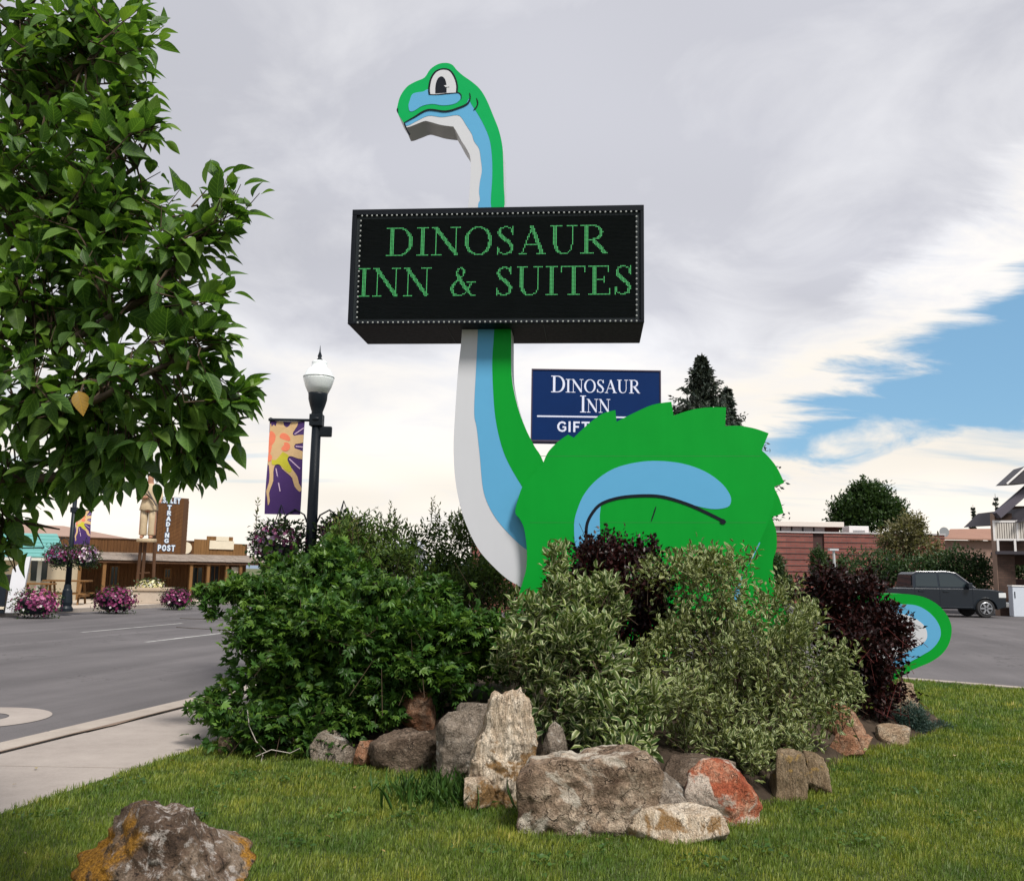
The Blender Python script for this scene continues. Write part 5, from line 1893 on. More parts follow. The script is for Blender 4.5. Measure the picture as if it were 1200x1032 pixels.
cl_ = at(327, 638, 13.9)
basket('round hanging basket of lilac and pink petunias left of the near lamp post', (cl_.x, 13.9, cl_.z), .40, 200, [('pink_blooms', 'petal_pink', 60, .035, None), ('lilac_blooms', 'petal_lilac', 170, .036, -1), ('white_blooms', 'petal_white', 45, .03, -1), ('wine_blooms', 'petal_wine', 90, .04, None)], 'flower baskets on lamp posts')
cl_ = at(401, 628, 14.1)
basket('darker hanging basket of wine red petunias right of the near lamp post', (cl_.x, 14.1, cl_.z), .36, 201, [('wine_blooms', 'petal_wine', 170, .04, None), ('lilac_blooms', 'petal_lilac', 30, .03, None)], 'flower baskets on lamp posts')

# ------------------------------------------------------------------ across the street: lamp, banner, tubs
LB = gp(77, 716, .02)
street_lamp('distant thin black lamp post across the street under the tree', LB, 5.0, [(3.42, .62)], 'street lamps on both sides of the road')
street_banner('small distant purple sun banner on the lamp post across the street', (LB.x + .62, LB.y - .02, LB.z + 3.40), .52, 1.15, 'purple sun banners on lamp posts')
for s, lab, kinds in ((-1, 'distant left hanging basket with pink flowers on the lamp across the street', [('wine_blooms', 'petal_wine', 120, .05, None), ('lilac_blooms', 'petal_lilac', 110, .05, None), ('pink_blooms', 'petal_pink', 90, .06, -1)]),
                      (1, 'distant right hanging basket with pale flowers on the lamp across the street', [('wine_blooms', 'petal_wine', 130, .05, None), ('lilac_blooms', 'petal_lilac', 170, .05, None), ('white_blooms', 'petal_white', 70, .05, 1)])):
    basket(lab, (LB.x + s * .42 + .12, LB.y - .1, at(88, 652, LB.y).z), .45, 210 + s, kinds, 'flower baskets on lamp posts')


def tub(label, px, py, w, seed, kinds):
    p = gp(px, py, .02)
    t = thing('flower_tub', label, 'flower planter', p, 0, 'flower tubs along the far kerb')
    MB().lathe([(w * .30, 0), (w * .36, .05), (w * .40, .38), (w * .42, .42), (w * .38, .42)], (0, 0, 0), 18).build('tub', M['iron'], t, smooth=True)
    flower_mass(t, p, (p.x, p.y, p.z + w * .24), (w * .54, w * .5, w * .38), seed, kinds, 700, .09)


tub('flower tub with mixed white and magenta blooms, leftmost at the far kerb', 41, 719, 1.28, 220, [('wine_blooms', 'petal_wine', 200, .06, None), ('pink_blooms', 'petal_pink', 170, .06, 1), ('white_blooms', 'petal_white', 100, .05, -1)])
tub('wine red flower tub in the middle of the far kerb', 134, 714, 1.30, 221, [('wine_blooms', 'petal_wine', 420, .065, None), ('pink_blooms', 'petal_pink', 90, .05, None), ('white_blooms', 'petal_white', 25, .055, 1)])
tub('pale pink and wine flower tub right of the concrete planter', 207, 710, 1.10, 222, [('wine_blooms', 'petal_wine', 300, .065, None), ('pink_blooms', 'petal_pink', 110, .05, None), ('white_blooms', 'petal_white', 50, .055, -1)])

# ------------------------------------------------------------------ trading post
TPA = Vector((-20.3, 43.5, .02))
TPB = Vector((-13.6, 49.0, .02))
tyaw = math.atan2(TPB.y - TPA.y, TPB.x - TPA.x)
TP = Plane(TPA, tyaw)
tp = thing('trading_post', 'brown wooden trading post with shingled porch and tall letter tower across the street', 'building', TPA, tyaw)


def S(px, py, off=0.0):
    s, z = TP.sz(px, py, off)
    return s, z - .02


sL = S(49, 690)[0]
sR = S(287, 690)[0]
zE = S(170, 657)[1]
zP = S(170, 650)[1] + .05
zT = S(200, 634)[1]


def boards(name, s0, s1, z0, z1, d, mat, wdt=.16, parent=None, seed=0):
    rng = random.Random(seed)
    mb = MB()
    s = s0
    while s < s1 - .01:
        e = min(s + wdt, s1)
        q = rng.uniform(-.006, .008)
        mb.box((s + .004, d + q, z0), (e - .004, d + .03, z1))
        s = e
    return mb.build(name, mat, parent or tp, kind='stuff')


MB().box((sL, .035, 0), (sR, 6.0, zE + .05)).build('wall', M['wood_dark'], tp)
boards('wall_boards', sL, sR, .05, zE, 0, M['wood'], .17, seed=1)
MB().box((sL, .0, zP - .3), (sR, 5.8, zT - .02)).build('parapet', M['wood_dark'], tp)
sG = S(227, 640)[0]
boards('parapet_boards', sL, sG, zP - .05, zT, -.035, M['wood'], .15, seed=2)
MB().box((sL - .05, -.07, zT), (sG, .2, zT + .06)).build('parapet_cap', M['wood_dark'], tp)
# stepped sign front at the right end
zG1 = S(255, 628.5)[1]
zG0 = S(240, 632)[1]
zG2 = S(280, 637.5)[1]
sa, sb_, sc = S(226.5, 640)[0], S(241, 640)[0], S(272, 640)[0]
sdR = S(287, 640)[0]
boards('sign_front', sa, sb_, zP - .05, zG0, -.08, M['wood_light'], .18, seed=3)
boards('sign_front', sb_ + .002, sc, zP - .05, zG1, -.08, M['wood_light'], .18, seed=4)
boards('sign_front', sc + .002, sdR, zP - .05, zG2, -.08, M['wood_light'], .18, seed=5)
M['cream_board'] = paint('cream_board', (.62, .55, .42), .6, .12, 3)
for (xa, ya, xb, yb) in ((244, 634, 273, 643), (252, 629, 267, 634)):
    a, b = S(xa, yb), S(xb, ya)
    mb = MB()
    mb.box((a[0], -.15, a[1]), (b[0], -.10, b[1]))
    mb.build('sign_board', M['cream_board'], tp)
a = S(217, 642)
MB().lathe([(.28, 0), (.30, .02), (.30, .05)], (a[0], -.14, a[1]), 18, 'Y').build('round_plaque', M['cream_board'], tp)
# porch roof
PD = 2.2
mb = MB()
zlo = zE - .02
NR = 6
for i in range(NR):
    f0, f1 = i / NR, (i + 1) / NR
    y0, y1 = -PD * (1 - f0) , -PD * (1 - f1) - .05
    za_, zb_ = zlo + (zP - zlo) * f0, zlo + (zP - zlo) * f1
    s = sL - .3
    rr = random.Random(40 + i)
    while s < sR + .3:
        e = min(s + rr.uniform(.25, .42), sR + .3)
        q = rr.uniform(0, .015)
        mb.prism([(s + .005, y0 - .06, za_ + .02 + q), (e - .005, y0 - .06, za_ + .02 + q), (e - .005, -PD * (1 - f1), zb_ + .02), (s + .005, -PD * (1 - f1), zb_ + .02)], (0, 0, .025))
        s = e
mb.build('roof_shingles', M['shingle'], tp, kind='stuff')
mb = MB()
mb.prism([(sL - .3, -PD, zlo - .10), (sL - .3, -PD, zlo), (sL - .3, 0, zP), (sL - .3, 0, zP - .1)], (sR - sL + .6, 0, 0))
mb.build('porch_roof', M['wood_dark'], tp)
for px in (92, 121, 223, 243, 265, 281):
    s = S(px, 680, -PD + .15)[0]
    MB().box((s - .07, -PD + .08, 0), (s + .07, -PD + .22, zlo - .1)).build('porch_post', M['wood_light'], tp)
# door, windows, porch items
def window(px0, py0, px1, py1, name='window'):
    a, b = S(px0, py1), S(px1, py0)
    w = MB()
    f = .07
    for bx in (((a[0] - f, -.05, a[1] - f), (b[0] + f, -.01, a[1])), ((a[0] - f, -.05, b[1]), (b[0] + f, -.01, b[1] + f)), ((a[0] - f, -.05, a[1] + .001), (a[0], -.01, b[1] - .001)), ((b[0], -.05, a[1] + .001), (b[0] + f, -.01, b[1] - .001)),
               (((a[0] + b[0]) / 2 - .02, -.045, a[1] + .001), ((a[0] + b[0]) / 2 + .02, -.012, b[1] - .001))):
        w.box(*bx)
    o = w.build(name, M['wood_light'], tp)
    MB().box((a[0], -.03, a[1]), (b[0], -.015, b[1])).build('pane', M['glass'], o)


window(129, 664, 138, 685)
window(225, 665, 237, 687)
window(246, 663, 256, 684)
window(193, 667, 199, 676)
a, b = S(268, 692), S(283, 663)
MB().box((a[0], -.04, 0), (b[0], -.012, b[1])).build('door', M['wood_dark'], tp)
a, b = S(271, 671, -PD + .3), S(283.5, 664.5, -PD + .3)
MB().box((a[0], -PD + .28, a[1]), (b[0], -PD + .32, b[1])).build('hanging_board', M['cream_board'], tp)
# tower with letters
ta, tb, tc_ = S(183, 600)[0], S(212.5, 600)[0], S(218.5, 600)[0]
zTop = S(198, 583)[1]
TDp = .9
MB().box((ta, -.25, zP - .4), (tb + .25, TDp, zTop)).build('tower', M['wood_dark'], tp)
rngt = random.Random(9)
mb = MB()
# boards laid slantwise over the tower face, cut at its edges
n = 22
hh = zTop - (zP - .1)
wd = tb - ta
z = -wd * .6
while z < hh:
    q = rngt.uniform(0, .012)
    p0, p1 = z, z + .19
    pts = []
    for (s_, zz) in ((0, p0), (wd, p0 + wd * .6), (wd, p1 + wd * .6), (0, p1)):
        pts.append((ta + s_, -.27 - q, zP - .1 + max(0, min(hh, zz))))
    if abs(pts[0][2] - pts[3][2]) + abs(pts[1][2] - pts[2][2]) > .02:
        try:
            mb.prism(pts, (0, .018, 0))
        except ValueError:
            pass
    z += .20
mb.build('tower_boards', M['wood'], tp, kind='stuff')
mb = MB()
for i in range(int((zTop - zP + .1) / .2)):
    mb.box((tb + .252, -.25, zP - .1 + i * .2), (tb + .27, TDp, zP - .1 + i * .2 + .19))
mb.build('tower_side_boards', M['wood_light'], tp, kind='stuff')
M['neon_white'] = paint('letter_pale', (.62, .68, .74), .5, .06, 6)
M['neon_blue'] = paint('letter_edge', (.12, .18, .27), .5, .1, 6)


def post_letter(ch, sx, z0, w, h):
    mb = MB()
    letter_prisms(mb, ch, lambda a, b, l: (sx + a * w, -.295 - l, z0 + b * h), True, .11)
    o = mb.build('letter', M['neon_blue'], tp)
    mb = MB()
    letter_prisms(mb, ch, lambda a, b, l: (sx + a * w, -.305 - l, z0 + b * h), True, .02)
    mb.build('letter_face', M['neon_white'], o)


def row(txt, xa, xb, ya, yb):
    a, b = S(xa, yb, -.29), S(xb, ya, -.29)
    tw = text_width(txt, .22, True)
    w = (b[0] - a[0]) / tw
    x = 0
    for c in txt:
        post_letter(c, a[0] + x * w, a[1], w, b[1] - a[1])
        x += SANS[c][0] + .22


row('ASHLEY', 186, 211.5, 583.5, 588.5)
row('POST', 184.5, 205, 638.8, 645)
ys = [592, 598.5, 605, 611.5, 618, 624.5, 631]
for c, yy in zip('TRADING', ys):
    xm = 198.5 - (yy - 592) * .09
    a, b = S(xm - 2.4, yy + 4.9, -.29), S(xm + 2.6, yy, -.29)
    w = (b[0] - a[0]) / .76
    post_letter(c, a[0] + (.76 - SANS[c][0]) * w / 2, a[1], w, (b[1] - a[1]))
# low tan roof behind
mb = MB()
za_ = S(110, 633)[1]
zb_ = S(112, 622)[1]
sa = S(66, 630)[0] - 2
sb2 = S(200, 634)[0]
mb.prism([(sa, 2.2, za_), (sa + 1.2, 4.6, zb_ + .35), (S(104, 622)[0], 4.6, zb_ + .35), (sb2, 2.2, za_)], (0, .08, -.05))
mb.build('back_roof', paint('tan_roof', (.30, .20, .16), .8, .15, 1), tp)
a = S(116, 625)
MB().tube([(a[0], 3.5, za_ - .2), (a[0] + .12, 3.5, S(118, 597)[1] + .2)], .09, 8).build('vent_pipe', paint('pipe', (.25, .15, .11), .7), tp)

# ------------------------------------------------------------------ statue on posts before the tower
SY = 42.5
sp0 = at(172, 631, SY)
st = thing('statue', 'tan painted statue in fringed coat standing on tall posts before the letter tower', 'statue', sp0)
M['statue_tan'] = paint('statue_tan', (.46, .36, .23), .7, .2, 6)
M['statue_skin'] = paint('statue_skin', (.36, .18, .11), .6, .15, 6)
M['statue_dark'] = paint('statue_dark', (.05, .035, .03), .6, .2, 6)
u_ = (at(190, 560, SY) - at(190, 600, SY)).z / 40      # metres per pixel here


def skin_body(name, joints, edges, mat, parent):
    me = bpy.data.meshes.new(name)
    me.from_pydata([j[0] for j in joints], edges, [])
    o = bpy.data.objects.new(name, me)
    COL.objects.link(o)
    md = o.modifiers.new('skin', 'SKIN')
    for i, j in enumerate(joints):
        sv = me.skin_vertices[0].data[i]
        sv.radius = j[1] if isinstance(j[1], tuple) else (j[1], j[1])
        sv.use_root = (i == 0)
    ss = o.modifiers.new('sub', 'SUBSURF')
    ss.levels = ss.render_levels = 2
    me.materials.append(mat)
    o.parent = parent
    return o


h = 76 * u_
J = [((0, 0, .50 * h), (.11 * h, .07 * h)), ((0, 0, .64 * h), (.085 * h, .06 * h)), ((0, 0, .78 * h), (.105 * h, .065 * h)), ((0, 0, .85 * h), (.04 * h, .04 * h)), ((.0, -.01 * h, .93 * h), (.052 * h, .06 * h)), ((0, 0, .985 * h), (.03 * h, .035 * h)),
     ((-.055 * h, 0, .46 * h), .06 * h), ((-.065 * h, 0, .26 * h), .044 * h), ((-.07 * h, 0, .04 * h), .032 * h), ((-.075 * h, -.06 * h, .015 * h), .024 * h),
     ((.055 * h, 0, .46 * h), .06 * h), ((.062 * h, -.01 * h, .26 * h), .044 * h), ((.066 * h, 0, .04 * h), .032 * h), ((.07 * h, -.06 * h, .015 * h), .024 * h),
     ((-.13 * h, 0, .77 * h), .04 * h), ((-.15 * h, -.03 * h, .62 * h), .032 * h), ((-.03 * h, -.11 * h, .62 * h), .025 * h), ((.02 * h, -.12 * h, .63 * h), .022 * h),
     ((.13 * h, 0, .77 * h), .04 * h), ((.17 * h, -.03 * h, .63 * h), .032 * h), ((.20 * h, -.10 * h, .56 * h), .025 * h), ((.21 * h, -.12 * h, .53 * h), .022 * h)]
E_ = [(0, 1), (1, 2), (2, 3), (3, 4), (4, 5), (0, 6), (6, 7), (7, 8), (8, 9), (0, 10), (10, 11), (11, 12), (12, 13), (2, 14), (14, 15), (15, 16), (16, 17), (2, 18), (18, 19), (19, 20), (20, 21)]
skin_body('figure', J, E_, M['statue_skin'], st)
mb = MB()
NS = 14
rings = []
for z, rx, ry in ((.84, .06, .05), (.80, .135, .08), (.70, .115, .082), (.60, .112, .08), (.52, .13, .092), (.44, .145, .10), (.425, .14, .095)):
    rings.append([mb.bm.verts.new((rx * h * math.cos(2 * math.pi * k / NS), ry * h * math.sin(2 * math.pi * k / NS), z * h + (.012 * h * (k % 2) if z == .425 else 0))) for k in range(NS)])
for a, b in zip(rings, rings[1:]):
    for k in range(NS):
        mb.bm.faces.new((a[k], a[(k + 1) % NS], b[(k + 1) % NS], b[k]))
mb.build('coat', M['statue_tan'], st, smooth=True)
for s in (-1, 1):
    MB().lathe([(.045, .42), (.056, .30), (.048, .20), (.05, .08), (.042, .05)], seg=10).bm.free()
    mb = MB()
    mb.lathe([(.06 * h, .46 * h), (.058 * h, .30 * h), (.052 * h, .2 * h), (.056 * h, .07 * h), (.05 * h, .05 * h)], (s * .062 * h, 0, 0), 10)
    mb.build('legging', M['statue_tan'], st, smooth=True)
    mb = MB()
    mb.box((s * .115 * h - .006 * h, -.02 * h, .06 * h), (s * .115 * h + .006 * h, .02 * h, .44 * h))
    mb.build('fringe', M['statue_skin'], st)
    mb = MB()
    P = [Vector(J[14 if s < 0 else 18][0]), Vector(J[15 if s < 0 else 19][0]), Vector(J[16 if s < 0 else 20][0])]
    mb.tube([P[0], P[1], P[1].lerp(P[2], .8)], [.052 * h, .045 * h, .034 * h], 10)
    mb.build('sleeve', M['statue_tan'], st, smooth=True)
mb = MB()
mb.lathe([(.02, .0), (.058 * h, .02 * h), (.062 * h, .06 * h), (.03 * h, .085 * h)], (0, .012 * h, .925 * h), 12)
mb.build('hair', M['statue_dark'], st, smooth=True)
mb = MB()
mb.tube([(.16 * h, -.13 * h, .50 * h), (.02 * h, -.14 * h, .72 * h)], .012 * h, 6)
mb.tube([(-.1 * h, -.1 * h, .75 * h), (.12 * h, -.1 * h, .56 * h)], .010 * h, 6)
mb.build('strap', M['statue_dark'], st)
sk = thing('statue_platform', 'rough timber stand on three posts carrying the statue', 'stand', (sp0.x, SY, .02))
MB().lathe([(.42, 0), (.44, .05), (.44, .13), (.40, .15)], (0, 0, sp0.z - .17), 16).build('platform', M['statue_tan'], sk)
for px, pyb in ((162, 684), (168, 660), (182, 688)):
    b_ = at(px, pyb, SY)
    top = at(px, 660, SY)
    MB().tube([(top.x - sp0.x, 0, 0), ((top.x - sp0.x) * .8, 0, sp0.z - .19)], .075, 8).build('post', M['wood_dark'], sk)
MB().tube([(-.35, 0, 1.2), (.25, 0, 1.25)], .04, 6).build('crossbar', M['wood_dark'], sk)
MB().tube([(-.35, 0, .6), (.25, 0, .62)], .04, 6).build('crossbar', M['wood_dark'], sk)

# concrete planter with pale flowers
PLY = 39.5
a, b = at(149, 702, PLY), at(200, 689, PLY)
pl = thing('concrete_planter', 'long tan stone planter box with pale flowers before the trading post', 'planter', ((a.x + b.x) / 2, PLY, .02))
w2 = (b.x - a.x) / 2
mb = MB()
mb.box((-w2 * .9, -.4, 0), (w2 * .9, .4, b.z - .14))
mb.build('box', M['plaza'], pl, bevel=.02)
MB().box((-w2, -.46, b.z - .139), (w2, .46, b.z)).build('rim', paint('planter_rim', (.42, .33, .24), .8, .15, 3), pl, bevel=.02)
c = at(176, 685, PLY)
flower_mass(pl, ((a.x + b.x) / 2, PLY, .02), (c.x, PLY, b.z + .05), (.56, .35, .32), 230, [('cream_blooms', 'petal_cream', 150, .07, None), ('white_blooms', 'petal_white', 60, .06, None)], 400, .1)


def picnic(label, px, py, Y, w, h):
    p = at(px, py, Y)
    t = thing('picnic_table', label, 'table', (p.x, Y, .02), R(12), 'picnic tables before the trading post')
    MB().box((-w / 2, -.38, h - .06), (w / 2, .38, h)).build('tabletop', M['wood_light'], t, bevel=.008)
    for s in (-1, 1):
        MB().box((-w / 2, s * .72 - .14, .40), (w / 2, s * .72 + .14, .45)).build('seat', M['wood_light'], t, bevel=.006)
        MB().box((s * w * .38 - .04, -.80, .30), (s * w * .38 + .04, .80, .399)).build('cross_beam', M['wood_light'], t)
        for q in (-1, 1):
            mb = MB()
            mb.prism([(s * w * .33 - .03, q * .28, h - .061), (s * w * .33 - .03, q * .16, h - .061), (s * w * .33 - .03, q * .58, 0), (s * w * .33 - .03, q * .70, 0)], (.06, 0, 0))
            mb.build('leg', M['wood_light'], t)
    return t


picnic('weathered picnic table behind the distant lamp post', 78, 700, 37.2, 1.7, .95)
picnic('picnic table left of the distant lamp post by the cream wall', 42, 702, 35.5, 1.2, .85)

# teal-roofed shop, left
HY = 37.0
a, b = at(14, 712, HY), at(48, 655, HY)
hs = thing('teal_roof_shop', 'small cream shop with teal shingled roof left of the trading post', 'building', (a.x, HY, .02), R(8))
w_s = b.x - a.x
zc = b.z
MB().box((-6, 0, 0), (w_s, 5, zc)).build('wall', paint('cream_stucco', (.58, .49, .34), .85, .1, 2), hs)
MB().box((w_s - .14, -.06, 0), (w_s + .02, -.002, zc)).build('corner_board', paint('pale_trim', (.62, .62, .55), .7), hs)
zr = at(66, 626, HY).z
xe = at(84, 655, HY).x - a.x
mb = MB()
N = 7
for i in range(N):
    f0, f1 = i / N, (i + 1) / N
    L0, L1 = xe - (xe - w_s * .9) * f0 * .9, xe - (xe - w_s * .9) * f1 * .9
    mb.prism([(-6, -.9 + 2.2 * f0, zc + (zr - zc) * f0 + .05), (L0, -.9 + 2.2 * f0, zc + (zr - zc) * f0 + .05), (L1, -.9 + 2.2 * f1, zc + (zr - zc) * f1), (-6, -.9 + 2.2 * f1, zc + (zr - zc) * f1)], (0, 0, .05))
mb.build('roof_course', paint('teal_shingle', (.12, .33, .31), .6, .12, 3), hs, kind='stuff')
MB().box((-6, -.88, zc - .08), (xe, -.80, zc + .04)).build('fascia', paint('pale_trim2', (.55, .56, .50), .7), hs)
MB().box((.6, -.05, .9), (1.2, -.002, 1.7)).build('window', M['glass'], hs)
MB().box((w_s * .15, -.05, 1.2), (w_s * .6, -.003, 1.9)).build('notice_board', M['cream_board'], hs)
# pale slanted wall panel at the far left
a = gp(14, 718, .02)
pw = thing('white_wall', 'tall pale grey wall panel with sloping top at the left edge', 'wall', a, R(20))
zt_ = at(30, 652, a.y).z
zt2 = at(12, 668, a.y).z
x1 = at(31, 690, a.y).x - a.x
x0 = at(9, 690, a.y).x - a.x
mb = MB()
mb.prism([(x0, 0, 0), (x1 * .55, 0, 0), (x1, 0, zt_), (x1 * .6, 0, zt_ * .98), (x0 * .5, 0, zt2)], (0, .25, 0))
mb.build('panel', paint('pale_grey_wall', (.62, .63, .66), .7, .06, 2), pw, bevel=.01)
MB().box((x0 - 1.2, -.05, 0), (x0 - .02, 2.0, 1.2)).build('dark_base', M['iron'], pw)
MB().box((x0 - 1.3, -.08, .12), (x0 - .021, -.051, .2)).build('pale_strip', M['cream_board'], pw)

# ------------------------------------------------------------------ right: brick building
def brick_mat(name, a, b, mortar, course=.10, lng=.3):
    m_, g = new_mat(name)
    tc = g.n('ShaderNodeTexCoord').outputs['Object']
    sp = g.n('ShaderNodeSeparateXYZ')
    g.put(sp.inputs[0], tc)
    cm = g.n('ShaderNodeCombineXYZ')
    g.put(cm.inputs[0], g.m('ADD', sp.outputs[0], sp.outputs[1]))
    g.put(cm.inputs[1], sp.outputs[2])
    br = g.n('ShaderNodeTexBrick')
    g.put(br.inputs['Vector'], cm.outputs[0])
    g.put(br.inputs['Color1'], a)
    g.put(br.inputs['Color2'], b)
    g.put(br.inputs['Mortar'], mortar)
    br.inputs['Scale'].default_value = 1
    br.inputs['Brick Width'].default_value = lng
    br.inputs['Row Height'].default_value = course
    br.inputs['Mortar Size'].default_value = course * .11
    n = g.noise(tc, 1.1, 5, .6)
    c = g.mix(1.0, br.outputs[0], g.ramp(n, [(.3, (.8, .8, .82)), (.7, (1.15, 1.12, 1.1))]), 'MULTIPLY')
    finish(g, principled(g, c, .85, 0, bump(g, br.outputs['Fac'], -.4, .01), .2).outputs[0])
    return m_


M['brick'] = brick_mat('red_brick', (.26, .095, .075), (.20, .07, .058), (.16, .09, .08), .19, .6)
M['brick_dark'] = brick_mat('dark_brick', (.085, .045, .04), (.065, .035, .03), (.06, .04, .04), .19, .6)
M['stone_brick'] = brick_mat('column_brick', (.085, .052, .04), (.058, .036, .028), (.05, .038, .032), .12, .34)
BB = Plane((16.5, 60, 0), R(-1))
a, b = BB.sz(780, 690), BB.sz(1052, 626)
bz = BB.sz(960, 624.5)[1]
o = BB.P + BB.e * a[0]
bb_ = thing('brick_building', 'long low red brick building with flat white roof slab behind the parking lot', 'building', (o.x, o.y, -.12), R(-1))
L_ = b[0] - a[0]
H_b = bz + .12
x_a, x_b = BB.sz(953, 640)[0] - a[0], BB.sz(966, 640)[0] - a[0]
MB().box((0, 0, 0), (x_a, 12, H_b)).build('wall', M['brick'], bb_)
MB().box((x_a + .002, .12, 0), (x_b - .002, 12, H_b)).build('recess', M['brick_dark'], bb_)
MB().box((x_b, 0, 0), (L_ + 3, 12, H_b)).build('wall', M['brick'], bb_)
# slightly proud courses every few bricks
mb = MB()
z = .5
while z < H_b - .2:
    mb.box((0, -.02, z), (x_a - .01, -.0005, z + .05))
    mb.box((x_b + .01, -.02, z), (L_ + 3, -.0005, z + .05))
    z += .38
mb.build('brick_course', M['brick_dark'], bb_, kind='stuff')
MB().box((-.05, -.06, H_b), (L_ + 3.05, .3, H_b + .09)).build('coping', paint('coping', (.42, .40, .40), .6, .1, 1), bb_)
# raised part with clerestory panes under a pale slab
xr0, xr1 = BB.sz(860, 615, 3)[0] - a[0], BB.sz(984, 618, 3)[0] - a[0]
z0 = H_b
z1 = BB.sz(950, 617.5, 3)[1] + .12
z2 = BB.sz(950, 611.5, 3)[1] + .12
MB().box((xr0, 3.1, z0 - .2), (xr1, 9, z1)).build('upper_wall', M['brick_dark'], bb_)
MB().box((xr0 - .5, 2.4, z1), (xr1 + .1, 9.5, z2)).build('roof_slab', paint('roof_white', (.66, .62, .57), .6, .06, 1), bb_, bevel=.02)
xp = xr0 + .2
xs_end = BB.sz(956, 615, 3)[0] - a[0]
M['frost'] = paint('frosted_pane', (.40, .44, .48), .2, .08, 2)
while xp < xs_end:
    w = MB().box((xp - .06, 3.0, z0 - .1), (xp + .02, 3.095, z1)).build('mullion', M['iron'], bb_)
    MB().box((xp + .021, 3.05, z0 - .1), (xp + .71, 3.09, z1)).build('window', M['frost'], bb_)
    xp += .75
a2, b2 = BB.sz(997, 625, 4)[0] - a[0], BB.sz(1020, 618, 4)
rtu = thing('rooftop_unit', 'white boxy air unit on the flat roof of the brick building', 'air conditioner', (o.x + a2, 64, H_b - .12), R(-1))
wu = b2[0] - a[0] - a2
MB().box((0, 0, 0), (wu, 1.4, b2[1] - bz + .1)).build('housing', M['roof_w'] if 'roof_w' in M else paint('unit_white', (.72, .72, .72), .5, .05, 2), rtu, bevel=.02)
for i in range(4):
    MB().box((wu * .2, -.02, .12 + i * .09), (wu * .8, -.001, .16 + i * .09)).build('grille_slat', M['steel'], rtu)
# small distant brick wall glimpsed behind the neck
a = BB.sz(555, 690)
w0 = thing('brick_wall', 'strip of red brick wall glimpsed under the white dinosaur neck', 'wall', (at(552, 660, 40).x, 40, -.12))
MB().box((0, 0, 0), (3.6, .4, at(560, 636, 40).z + .12)).build('wall', M['brick'], w0)
MB().box((-.05, -.05, at(560, 636, 40).z + .12), (3.65, .45, at(560, 636, 40).z + .2)).build('coping', paint('coping2', (.3, .25, .23), .7), w0)
a = at(428, 660, 55)
w1 = thing('grey_roof_shed', 'far grey blue metal roof seen over the shrubs left of the neck', 'building', (a.x, 55, -.12))
zz = at(440, 637, 55).z
MB().box((0, 0, 0), (3.2, 4, zz - .1)).build('wall', paint('shed', (.35, .36, .38), .7), w1)
mb = MB()
mb.prism([(-.2, -.3, zz - .5), (3.4, -.3, zz - .1), (3.4, 2, zz + .35), (-.2, 2, zz + .0)], (0, 0, .08))
mb.build('roof', paint('shed_roof', (.36, .38, .43), .5, .08, 1), w1)

# parking lot light
p = gp(978, 700, -.12)
lp = thing('lot_light', 'thin pale light post with small flat head in front of the hedge', 'light pole', (at(980, 690, 33).x, 33, -.12))
zt_ = at(977, 645, 33).z + .12
MB().tube([(0, 0, 0), (-.05, 0, zt_)], .045, 8).build('pole', paint('pole_grey', (.40, .42, .42), .5), lp)
MB().box((-.22, -.1, zt_), (.10, .1, zt_ + .07)).build('lamp_head', paint('head_grey', (.45, .47, .48), .5), lp)


# ------------------------------------------------------------------ trees and hedges behind
def crown_tree(name, label, cat, lst, mat, seed, n, leaf, trunk_px=None, r=.15, K=6, shoot=.8, lump=.35, fill=.5, ydep=.8, up=.5, droop=.05, zmin=-.6, group=None, ground=-.12, wl=.55):
    B_ = blobs_px(lst, ydep)
    Y = lst[0][2]
    bx = at(trunk_px, 690, Y).x if trunk_px else B_[0][0]
    base = (bx, Y, ground)
    t = shrub(name, label, cat, base, B_, mat, n, K, shoot, leaf, leaf * wl, seed, T_DIA, droop, .8, up, .5, lump, fill, zmin=zmin, group=group)
    top = max(b[2] + b[5] * .4 for b in B_)
    mb = MB()
    mb.tube([base, (bx + .05, Y, ground + (top - ground) * .4), (bx, Y, top)], [r, r * .75, r * .15], 8)
    for b in B_:
        mb.tube([(bx, Y, ground + (top - ground) * .35), (b[0], b[1], b[2])], [r * .5, r * .15], 6)
    mb.build('trunk', M['bark'], t, world=True)
    for c in t.children:
        if c.name.startswith('foliage'): c.name = 'crown'
    return t


L_oak = leaf_mat('oak_leaf', (.018, .040, .014), (.030, .060, .018), (.050, .085, .026), None, .2)
L_hedge = leaf_mat('hedge_leaf', (.020, .042, .018), (.035, .066, .024), (.060, .095, .035), None, .2)
L_olive = leaf_mat('olive_leaf', (.075, .075, .038), (.12, .115, .058), (.18, .16, .085), None, .25)
L_conif = leaf_mat('spruce_needle', (.018, .026, .020), (.030, .042, .032), (.052, .062, .046), None, .05)
crown_tree('round_tree', 'round dark green tree standing behind the flat brick roof', 'tree', [(1018, 598, 85, 38, 34), (995, 605, 85, 26, 22), (1042, 602, 85, 24, 22), (1016, 580, 85, 24, 18), (1055, 612, 85, 12, 10)], L_oak, 301, 1000, .34, 1018, .4, 7, 1.6)
crown_tree('olive_tree', 'thin pale olive tree in front of the brick wall end', 'tree', [(1062, 628, 52, 24, 26), (1045, 640, 52, 18, 20), (1080, 645, 52, 26, 20), (1072, 618, 52, 12, 18)], L_olive, 302, 560, .20, 1062, .15, 6, 1.0, .45, .25)
